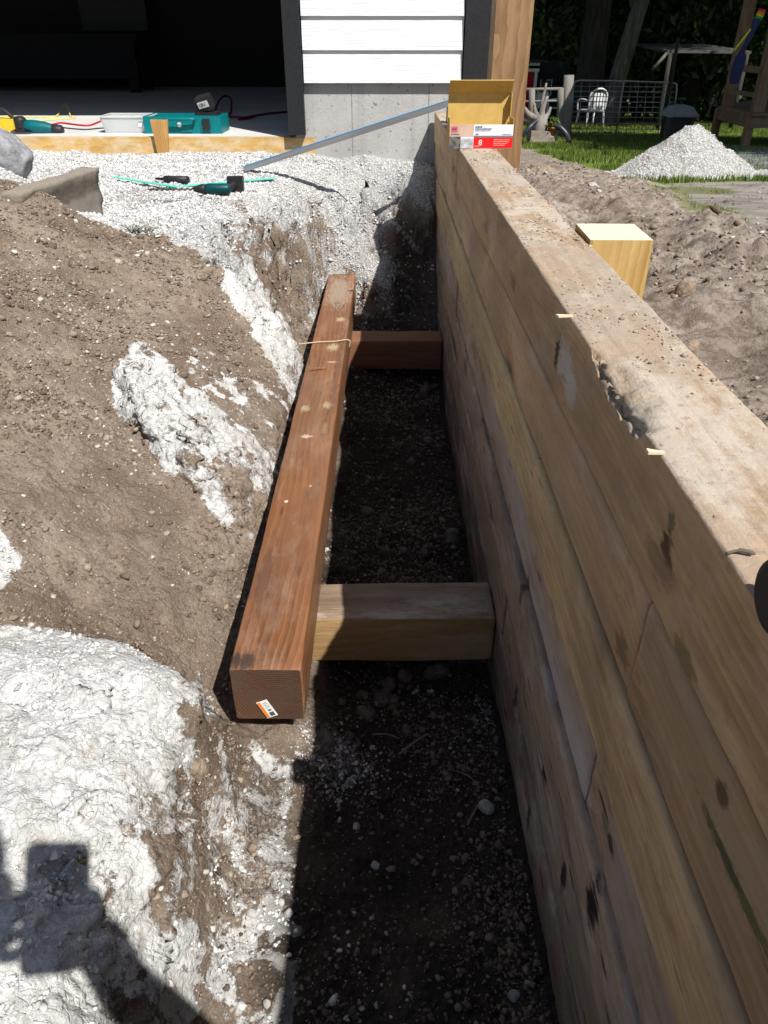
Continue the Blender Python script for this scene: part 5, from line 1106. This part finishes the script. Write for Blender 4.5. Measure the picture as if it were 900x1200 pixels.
for y_ in (104,):
    a_ = atyo(612,y_+1,YG-.6,FN); b_ = atyo(660,y_,YG-.6,FN); bm = bmesh.new(); tube_path(bm,[a_,(a_+b_)/2,b_],px_w(1.6,YG),7); obj('rail', bm, WG, FN)
a_ = atyo(612,119,YG-.6,FN); b_ = atyo(660,118,YG-.6,FN); bm = bmesh.new(); tube_path(bm,[a_,(a_+b_)/2,b_],px_w(1.2,YG),7); obj('rail', bm, WG, FN)
GM = plain('gate_steel',(.28,.30,.30),.45,.7)
GT = empty('metal_gate', tuple(ypos(672,YG)), 'grey tubular metal gate with wire mesh standing on the lawn', 'gate')
def g3(px,py): return atyo(px,py,YG,GT)
bm = bmesh.new(); tr = px_w(1.0,YG)
corner = [g3(668,160),g3(671,115),g3(672,100),g3(674,95.5),g3(679,94.3),g3(730,95),g3(789,97),g3(793,99),g3(792.5,110),g3(786,161)]
tube_path(bm, corner, tr, 8); tube_path(bm,[g3(668,160),g3(720,160.5),g3(786,161)],tr,8); obj('frame', bm, GM, GT)
bm = bmesh.new(); tube_path(bm,[g3(731,95),g3(721,160.5)],tr*.95,8); obj('brace', bm, GM, GT)
bm = bmesh.new()
for i in range(1,11):
    y_ = 95+i*(6.0 if i < 8 else 6.2); tube_path(bm,[g3(672-.06*(y_-95),y_),g3(791-.1*(y_-95),y_+1)],tr*.38 if i%2 else tr*.55,5)
for i in range(1,13): tube_path(bm,[g3(672+i*9.6,96),g3(668.5+i*9.3,160)],tr*.3,5)
obj('wire_mesh', bm, GM, GT)

# garden chair (white plastic)
WPL = plain('white_plastic',(.62,.63,.62),.4,var=.04)
def chair(loc, rz, label, s=1.0):
    C = empty('garden_chair', loc, label, 'chair', rotz=rz); C.scale = (s,s,s)
    bm = bmesh.new(); box(bm,-.23,.23,-.22,.22,.40,.425); bev(bm,.012,2); obj('seat',bm,WPL,C)
    bm = bmesh.new()
    for i in range(5): xx = -.18+i*.09; box(bm,xx-.03,xx+.03,.215,.235,.43,.80)
    pts = [(-.23,.22,.42),(-.24,.24,.74),(-.13,.26,.86),(0,.265,.89),(.13,.26,.86),(.24,.24,.74),(.23,.22,.42)]; tube_path(bm,catmull(pts,5),.022,8); obj('backrest',bm,WPL,C)
    for sx in (-1,1):
        bm = bmesh.new(); tube_path(bm,catmull([(sx*.25,-.23,.40),(sx*.275,-.22,.60),(sx*.275,-.10,.65),(sx*.27,.10,.65),(sx*.25,.235,.62)],5),.02,7); obj('armrest',bm,WPL,C)
        for sy in (-1,1):
            bm = bmesh.new(); tube_path(bm,[(sx*.25,sy*.24,0),(sx*.22,sy*.20,.42)],[.018,.028],8); obj('leg',bm,WPL,C)
    return C
p = ypos(690,19.3); chair(tuple(p), R(200), 'white plastic garden chair with rounded back standing behind the metal gate', .92)
p = ypos(640,22); chair((p.x,p.y,p.z), R(120), 'white plastic garden chair lying behind the driftwood and fence rails', .9)
chair(tuple(ypos(838,24)), R(160), 'white garden chair in the deep shade left of the deck', 1.0)

# log, driftwood stump, flower pot, black pipe
YL2 = 13.6
LG = wood('old_log_wood',(.33,.27,.22),(.18,.14,.11),axis='X',stain=(.24,.2,.17),stain_amt=.6,seed=4)
def o3(px,py,Y): return at_y(px,py,Y)
c_ = o3(636,160,YL2); wl = px_w(15,YL2)
bm = bmesh.new(); box(bm,-wl,wl,-.2,.2,-.2,.10); bmesh.ops.subdivide_edges(bm,edges=bm.edges[:],cuts=6,use_grid_fill=True)
for v in bm.verts: n1_ = float(fbm(np.array([v.co.x+v.co.z*2]),np.array([v.co.y-v.co.z]),.12,3,500)[0]); v.co += v.co.normalized()*n1_*.012
bm.normal_update(); tag(obj('wood_block', bm, LG, loc=c_+Vector((0,.1,-.01)), smooth=False), 'squared chunk of old timber on the grass under the driftwood', 'log')
bm = bmesh.new(); b_ = o3(633,155,YL2+.05)
tube_path(bm,[b_+Vector((-.02,0,-.1)),b_+Vector((-.01,0,.1)),b_+Vector((0,0,.25))],[.14,.12,.10],9)
for e,r in (((-.30,0,.36),.05),((-.14,.02,.42),.04),((.06,.0,.52),.045),((.14,.05,.36),.035),((-.34,.05,.22),.045),((.03,.05,.70),.03)):
    e = Vector(e); tube_path(bm,catmull([b_+Vector((0,0,.18)),b_+e*.55+Vector((random.uniform(-.04,.04),0,.05)),b_+e],4),list(np.linspace(r*1.5,r*.5,9)),7)
tag(obj('driftwood_stump', bm, wood('driftwood',(.27,.24,.21),(.13,.115,.10),axis='Z',seed=6,knots=.05)), 'bleached driftwood stump with stubby limbs on the old timber chunk', 'stump')
PT = empty('flower_pot', tuple(o3(648,153,YL2-.05)), 'terracotta flower pot with a small green plant beside the driftwood', 'flower pot')
bm = bmesh.new(); lathe(bm,[(.055,-.07),(.08,.03),(.09,.03),(.09,.055),(.075,.055),(.07,.03)],18); obj('pot',bm,plain('terracotta',(.42,.14,.07),.8),PT)
Vv,Ff,tn = leaves(rng.normal(size=(14,3))*.05+np.array([0,0,.11]),np.full(14,.03),14,.025,5); np_mesh('plant',Vv,Ff,GRM,PT,attrs={'tone':tn})
bm = bmesh.new(); tube_path(bm,catmull([o3(649,146,YL2-.1),o3(657,150,YL2-.15),o3(664,158,YL2-.2),o3(667,167,YL2-.3)],6),px_w(3,YL2),12); tag(obj('drain_pipe',bm,plain('black_pipe',(.03,.035,.045),.35)), 'black bent drain pipe lying on the grass right of the flower pot', 'pipe')
bm = bmesh.new(); tube_path(bm,catmull([o3(612,160,YL2-.1),o3(620,150,YL2-.1),o3(630,141,YL2),o3(636,140,YL2)],6),px_w(2.4,YL2),12); tag(obj('drain_pipe',bm,bpy.data.materials['black_pipe']), 'black pipe angled up at the left of the driftwood beside the tall post', 'pipe')

# red shed with white trim, window frame
YS = 24
SH = empty('red_shed', tuple(ypos(606,YS)), 'small red shed with white trim seen past the tall post', 'shed')
def s3(px,py,Y=YS): return at_y(px,py,Y)-Vector(SH.location)
a_ = s3(560,150); b_ = s3(628,84)
bm = bmesh.new(); box(bm,a_.x,b_.x,0,2.2,-.4,b_.z); obj('wall',bm,plain('shed_red',(.42,.008,.012),.6),SH)
w1 = px_w(3.2,YS); bm = bmesh.new(); box(bm,b_.x-w1*.4,b_.x+w1*.6,-.04,.04,-.3,b_.z); box(bm,a_.x,b_.x+w1,-.07,-.01,b_.z,b_.z+w1*1.0); box(bm,a_.x,b_.x+w1,-.10,-.03,b_.z+w1*1.9,b_.z+w1*2.8); obj('trim',bm,plain('shed_white',(.75,.75,.73),.5),SH)
bm = bmesh.new(); box(bm,a_.x-.1,b_.x+.25,-.2,2.4,b_.z+w1*2.8,b_.z+w1*3.6); obj('roof',bm,plain('shed_roof',(.05,.05,.05),.9),SH)
DG = empty('dark_outbuilding', tuple(ypos(642,YS+.8)), 'dark green outbuilding with a white framed window behind the fence rails', 'outbuilding')
bm = bmesh.new(); w_ = px_w(19,YS); box(bm,-w_,w_,0,2,-.4,px_w(62,YS)); obj('wall',bm,plain('outbuilding_green',(.02,.035,.032),.8),DG)
bm = bmesh.new(); c_ = at_y(640,103,YS+.7)-Vector(DG.location); W3,H3,t3 = px_w(7,YS),px_w(8.5,YS),px_w(1.2,YS)
for q_ in ((-W3,W3,H3-t3,H3),(-W3,W3,-H3,-H3+t3),(-W3,-W3+t3,-H3+t3,H3-t3),(W3-t3,W3,-H3+t3,H3-t3)): box(bm,c_.x+q_[0],c_.x+q_[1],-.05,-.003,c_.z+q_[2],c_.z+q_[3])
f_ = obj('window',bm,bpy.data.materials['shed_white'],DG)
bm = bmesh.new(); box(bm,c_.x-W3+t3,c_.x+W3-t3,-.03,-.01,c_.z-H3+t3,c_.z+H3-t3); t = NT('window_glass'); t.set((.10,.13,.07),.08); obj('pane',bm,t.m,f_)

# stove / chiminea under the trees
YC = 14.8
CH = empty('garden_stove', tuple(ypos(790,YC)), 'dark square garden stove with a wide hipped lid and knob behind the gravel pile', 'stove')
u = px_w(1,YC); STM = plain('stove_iron',(.07,.07,.068),.6,.2)
bm = bmesh.new(); box(bm,-12*u,12*u,-12*u,12*u,8*u,26*u); bev(bm,.01,1); obj('firebox',bm,STM,CH)
bm = bmesh.new()
lathe(bm,[(24*u,26*u),(24*u,27.5*u),(15*u,36*u),(5*u,38*u)],4,Matrix.Rotation(R(45),4,'Z'),smooth=False); obj('lid',bm,plain('stove_lid',(.30,.30,.29),.5,.1),CH)
bm = bmesh.new(); lathe(bm,[(1.2*u,37.5*u),(1.2*u,42*u),(4.5*u,42.5*u),(4.5*u,44*u),(1*u,45*u)],12); obj('knob',bm,STM,CH)
for sx in (-1,1):
    for sy in (-1,1):
        bm = bmesh.new(); box(bm,sx*12*u-1.8*u,sx*12*u+1.8*u,sy*12*u-1.8*u,sy*12*u+1.8*u,-.05,25*u); obj('leg',bm,STM,CH)
# lean-to shelter
YT = 19
LN = empty('lean_to_shelter', tuple(ypos(820,YT)), 'dark lean-to shelter with a thin pale roof edge under the trees', 'shelter')
def l3(px,py,Y=YT): return at_y(px,py,Y)-Vector(LN.location)
bm = bmesh.new(); a_=l3(782,62); b_=l3(880,63); c_=l3(764,82)
vs_ = [bm.verts.new(p) for p in (a_,b_,b_+Vector((0,2.6,.1)),a_+Vector((0,2.6,.1)))]; bm.faces.new(vs_); vs2 = [bm.verts.new(v.co+Vector((0,0,.05))) for v in vs_]; bm.faces.new(vs2[::-1])
for i in range(4): bm.faces.new((vs_[i],vs_[(i+1)%4],vs2[(i+1)%4],vs2[i]))
bmesh.ops.recalc_face_normals(bm,faces=bm.faces[:]); obj('roof',bm,plain('roof_sheet',(.07,.07,.07),.8),LN)
bm = bmesh.new(); tube_path(bm,[a_,c_],.035,8); obj('brace',bm,BK1,LN)
for px in (786,876):
    bm = bmesh.new(); t_ = l3(px,62); tube_path(bm,[t_,Vector((t_.x,t_.y,-.1))],.05,8); obj('leg',bm,BK2,LN)
bm = bmesh.new(); a2=at_y(786,98,16.5); b2=at_y(795,44,16.5); tube_path(bm,[Vector((a2.x,a2.y,ZC-1.8)),a2,b2],.035,8); tag(obj('wooden_pole',bm,BK2), 'thin dark upright pole behind the stove', 'pole')
# deck
YD = 12.4
DK_ = empty('wooden_deck', tuple(ypos(880,YD)), 'raised brown wooden deck with square posts in shade at the right edge', 'deck')
DWM = wood('deck_wood',(.24,.155,.09),(.14,.085,.05),axis='X',knots=.06,seed=3,off=(0,0,.2)); DWZ = wood('deck_post_wood',(.26,.165,.10),(.15,.09,.055),axis='Z',knots=.06,seed=5)
def d3(px,py,Y=YD): return at_y(px,py,Y)-Vector(DK_.location)
cr = d3(878,144,YD-.5); lf = d3(841,134,YD+.9); rt = Vector((cr.x+2.5,cr.y+.5,cr.z))
hF = .20
def plank(a,b,z0,z1,th=.04):
    bm = bmesh.new(); d = (b-a); n = Vector((-d.y,d.x,0)).normalized()*th; q_ = [a,b,b+n,a+n]; lo_ = [bm.verts.new((p.x,p.y,z0)) for p in q_]; hi_ = [bm.verts.new((p.x,p.y,z1)) for p in q_]
    bm.faces.new(lo_[::-1]); bm.faces.new(hi_)
    for i in range(4): bm.faces.new((lo_[i],lo_[(i+1)%4],hi_[(i+1)%4],hi_[i]))
    bmesh.ops.recalc_face_normals(bm,faces=bm.faces[:]); return bm
obj('fascia',plank(lf,cr,cr.z-.07,cr.z+.085),DWM,DK_); obj('fascia',plank(cr+Vector((.003,0,0)),rt,cr.z-.07,cr.z+.085),DWM,DK_)
bm = bmesh.new(); back = Vector((1.9,2.2,0)); q_ = [lf+Vector((-.02,-.03,0)),cr+Vector((0,-.06,0)),rt+Vector((0,-.04,0)),rt+back,lf+back]
lo_ = [bm.verts.new((p.x,p.y,cr.z+.087)) for p in q_]; hi_ = [bm.verts.new((p.x,p.y,cr.z+.12)) for p in q_]; bm.faces.new(lo_[::-1]); bm.faces.new(hi_)
for i in range(5): bm.faces.new((lo_[i],lo_[(i+1)%5],hi_[(i+1)%5],hi_[i]))
obj('deck_boards',bm,DWM,DK_)
for (px,py,Y,w_,top) in ((851,130,YD+.8,.07,2.9),(885,139,YD-.25,.075,2.9),(908,135,YD+1,.07,2.9)):
    b_ = d3(px,py,Y); bm = bmesh.new(); box(bm,b_.x-w_,b_.x+w_,b_.y-w_,b_.y+w_,cr.z+.122,top); bev(bm,.006,1); obj('post',bm,DWZ,DK_)
for p_ in (lf,cr,rt):
    bm = bmesh.new(); box(bm,p_.x-.0,p_.x+.10,p_.y+.045,p_.y+.145,-.1,cr.z+.08); obj('leg',bm,DWZ,DK_)
a_ = d3(853,78,YD+.8); b_ = d3(892,80,YD-.25); obj('handrail',plank(a_,b_,a_.z-.05,a_.z+.03,.08),DWM,DK_); obj('handrail',plank(Vector((a_.x,a_.y,0)),Vector((b_.x,b_.y,0)),cr.z+.30,cr.z+.36,.05),DWM,DK_)
bm = bmesh.new(); box(bm,lf.x-.5,rt.x+.5,-1.2,3.5,2.9,3.05); obj('roof',bm,plain('deck_roof',(.06,.05,.045),.9),DK_)
# windsock
YW = 11.5
WS = empty('windsock', tuple(at_y(893,12,YW)), 'rainbow banded windsock with a long blue tail hanging by the deck post', 'windsock')
def w3(px,py,Y=YW): return at_y(px,py,Y)-Vector(WS.location)
tot = [w3(893,10),w3(889,18),w3(886,26),w3(880,38),w3(871,52),w3(866,62)]
cols = [(.55,.03,.02),(.60,.22,.02),(.55,.48,.03),(.03,.26,.06)]
seg = [(w3(893.5,11),w3(892.3,14)),(w3(892.2,14.2),w3(891,17)),(w3(890.9,17.2),w3(889.8,19.5)),(w3(889.7,19.7),w3(888.4,22.5))]
for (a_,b_),c_ in zip(seg,cols):
    bm = bmesh.new(); tube_path(bm,[a_,b_],px_w(4.0,YW),14,cap=False); obj('band',bm,plain('sock_colour',c_,.8),WS)
BL = plain('sock_blue',(.02,.03,.10),.8)
bm = bmesh.new(); tube_path(bm,catmull([w3(888.3,22.8),w3(884,32),w3(878,44),w3(872,56),w3(868,62)],4),[float(v) for v in np.interp(range(17),[0,8,16],[px_w(3.8,YW),px_w(2.8,YW),px_w(2.2,YW)])],12,cap=False); obj('sleeve',bm,BL,WS)
bm = bmesh.new(); tube_path(bm,catmull([w3(869,61),w3(867,72),w3(863,84),w3(860,98)],4),[float(v) for v in np.interp(range(13),[0,2,9,12],[px_w(2.5,YW),px_w(6,YW),px_w(6.2,YW),px_w(5,YW)])],14,cap=False); obj('tail',bm,plain('sock_navy',(.02,.025,.09),.8),WS)
bm = bmesh.new(); a_,b_ = w3(880,34),w3(860,60); tube_path(bm,[a_,(a_+b_)/2,b_],px_w(1.3,YW),4); obj('ribbon',bm,plain('ribbon_yellow',(.55,.60,.04),.7),WS)

# ================================================================== PHOTOGRAPHER with phone, just behind the camera
SK = plain('skin',(.50,.30,.21),.5,var=.08,bump=.1); SHIRT = plain('grey_shirt',(.16,.17,.19),.9); JEAN = plain('jeans',(.05,.07,.12),.9); HAIRM = plain('hair',(.06,.04,.03),.8)
PH_ = empty('phone', (0,0,ZC), 'black phone held up by the photographer', 'phone'); PH_.rotation_euler = (R(90)-PITCH,0,0)
bm = bmesh.new(); box(bm,-.055,.030,-.142,.018,.008,.017)
bmesh.ops.bevel(bm, geom=[e for e in bm.edges if abs(e.verts[0].co.z-e.verts[1].co.z) > .005], offset=.011, segments=5, profile=.5, affect='EDGES'); obj('phone_body',bm,BLACKP,PH_)
bm = bmesh.new(); box(bm,-.051,.026,-.138,.014,.0171,.0178); t = NT('screen_glass'); t.set((.01,.01,.012),.1); obj('screen',bm,t.m,PH_)
def skin_mesh(name, verts, edges, radii, mat, parent, sub=2):
    me = bpy.data.meshes.new(name); me.from_pydata([tuple(v) for v in verts], edges, []); o = link_mesh(name, me, mat, parent)
    md = o.modifiers.new('skin','SKIN'); 
    for i, r in enumerate(radii): me.skin_vertices[0].data[i].radius = (r, r) if not isinstance(r, tuple) else r
    me.skin_vertices[0].data[0].use_root = True
    md.use_smooth_shade = True; s_ = o.modifiers.new('sub','SUBSURF'); s_.levels = sub; s_.render_levels = sub; return o
FL = ZC-1.30
PER = empty('person', (-.02,-.40,FL), 'standing person in grey shirt and jeans holding a phone out in both hands', 'person')
C0 = np.array([-.02,-.40,FL])
def Lc(x,y,z): return (x-C0[0], y-C0[1], z-C0[2])
camq = Euler((R(90)-PITCH,0,0)).to_matrix()
def PHL(x,y,z): v = camq@Vector((x,y,z))+Vector((0,0,ZC)); return Lc(v.x,v.y,v.z)
hipz, shz = FL+.88, FL+1.36
V_ = [Lc(-.02,-.42,hipz), Lc(-.02,-.41,hipz+.20), Lc(-.02,-.39,shz-.06), Lc(-.02,-.35,shz+.06), Lc(-.02,-.28,shz+.15), Lc(-.015,-.22,shz+.26),
      Lc(-.12,-.42,hipz-.06), Lc(-.14,-.40,FL+.45), Lc(-.15,-.44,FL+.08), Lc(-.16,-.30,FL+.035),
      Lc(.08,-.42,hipz-.06), Lc(.10,-.40,FL+.45), Lc(.11,-.44,FL+.08), Lc(.13,-.30,FL+.035),
      Lc(-.20,-.40,shz-.02), Lc(-.30,-.30,shz-.24), PHL(-.16,-.13,.12), PHL(-.085,-.085,.035),
      Lc(.16,-.40,shz-.02), Lc(.24,-.22,shz-.27), PHL(.11,-.13,.10), PHL(.045,-.085,.035)]
E_ = [(0,1),(1,2),(2,3),(3,4),(4,5),(0,6),(6,7),(7,8),(8,9),(0,10),(10,11),(11,12),(12,13),(2,14),(14,15),(15,16),(16,17),(2,18),(18,19),(19,20),(20,21)]
Rr = [(.15,.11),(.14,.10),(.15,.10),.055,.085,.075,.085,.058,.04,.035,.085,.058,.04,.035,.07,.055,.034,.036,.07,.055,.034,.036]
body = skin_mesh('body', V_, E_, Rr, SK, PER)
# fingers: two short chains per hand wrap the phone edges
for sx, hx in ((-1,-.055),(1,.030)):
    for k in range(4):
        yv = -.055-.021*k; ln = (.9,1,.95,.8)[k]
        w_ = PHL(hx+sx*.030,-.085-.003*k,.034); a1 = PHL(hx+sx*.016*ln,yv,.022); a2 = PHL(hx+sx*.004,yv,.004); a3 = PHL(hx-sx*.016*ln,yv+.003,-.0015) if k else PHL(hx-sx*.010,yv,.0005)
        # finger tips stay off the lens
        a3 = PHL(hx-sx*.012*ln,yv,.0)
        skin_mesh('finger',[w_,a1,a2,a3],[(0,1),(1,2),(2,3)],[.010,.009,.0085,.0075],SK,body,1)
    skin_mesh('thumb',[PHL(hx+sx*.030,-.10,.036),PHL(hx+sx*.012,-.075,.034),PHL(hx-sx*.014,-.055,.027)],[(0,1),(1,2)],[.012,.010,.008],SK,body,1)
# head details
hc = Vector(Lc(-.015,-.24,shz+.25)); 
HD = body
bm = bmesh.new(); bmesh.ops.create_uvsphere(bm,u_segments=24,v_segments=16,radius=1)
for v in bm.verts: v.co = Vector((v.co.x*.088,v.co.y*.105,v.co.z*.10))+hc+Vector((0,-.018,.03))
bmesh.ops.delete(bm, geom=[v for v in bm.verts if v.co.z < hc.z-.02 and v.co.y > hc.y-.03], context='VERTS'); obj('hair',bm,HAIRM,PER,smooth=True)
for sx in (-1,1):
    bm = bmesh.new(); bmesh.ops.create_uvsphere(bm,u_segments=12,v_segments=8,radius=.012,matrix=Matrix.Translation(hc+Vector((sx*.032,.075,0)))); obj('eye',bm,plain('eye_white',(.7,.7,.7),.2),PER,smooth=True)
    bm = bmesh.new(); bmesh.ops.create_uvsphere(bm,u_segments=12,v_segments=8,radius=1)
    for v in bm.verts: v.co = Vector((v.co.x*.010,v.co.y*.020,v.co.z*.032))+hc+Vector((sx*.082,-.005,-.01))
    obj('ear',bm,SK,PER,smooth=True)
bm = bmesh.new(); tube_path(bm,[hc+Vector((0,.078,.015)),hc+Vector((0,.098,-.02)),hc+Vector((0,.085,-.035))],[.008,.014,.010],8); obj('nose',bm,SK,PER)
bm = bmesh.new(); tube_path(bm,[hc+Vector((-.022,.070,-.062)),hc+Vector((0,.082,-.060)),hc+Vector((.022,.070,-.062))],[.004,.007,.004],8); obj('mouth',bm,plain('lips',(.40,.16,.13),.5),PER)
def grow(ids, es, k): return [V_[i] for i in ids], [(ids.index(a),ids.index(b)) for a,b in es], [tuple(q+k for q in Rr[i]) if isinstance(Rr[i],tuple) else Rr[i]+k for i in ids]
ids = [0,1,2,14,15,18,19]; v_,e_,r_ = grow(ids,[(0,1),(1,2),(2,14),(14,15),(2,18),(18,19)],.012); skin_mesh('shirt',v_,e_,r_,SHIRT,PER)
ids = [0,6,7,8,10,11,12]; v_,e_,r_ = grow(ids,[(0,6),(6,7),(7,8),(0,10),(10,11),(11,12)],.014); skin_mesh('trousers',v_,e_,r_,JEAN,PER)
for par in (WALL, HOUSE):
    for ch in par.children: ch.matrix_parent_inverse = Matrix.Translation(-par.location)
print('verts', sum(len(o.data.vertices) for o in bpy.data.objects if o.type=='MESH'))
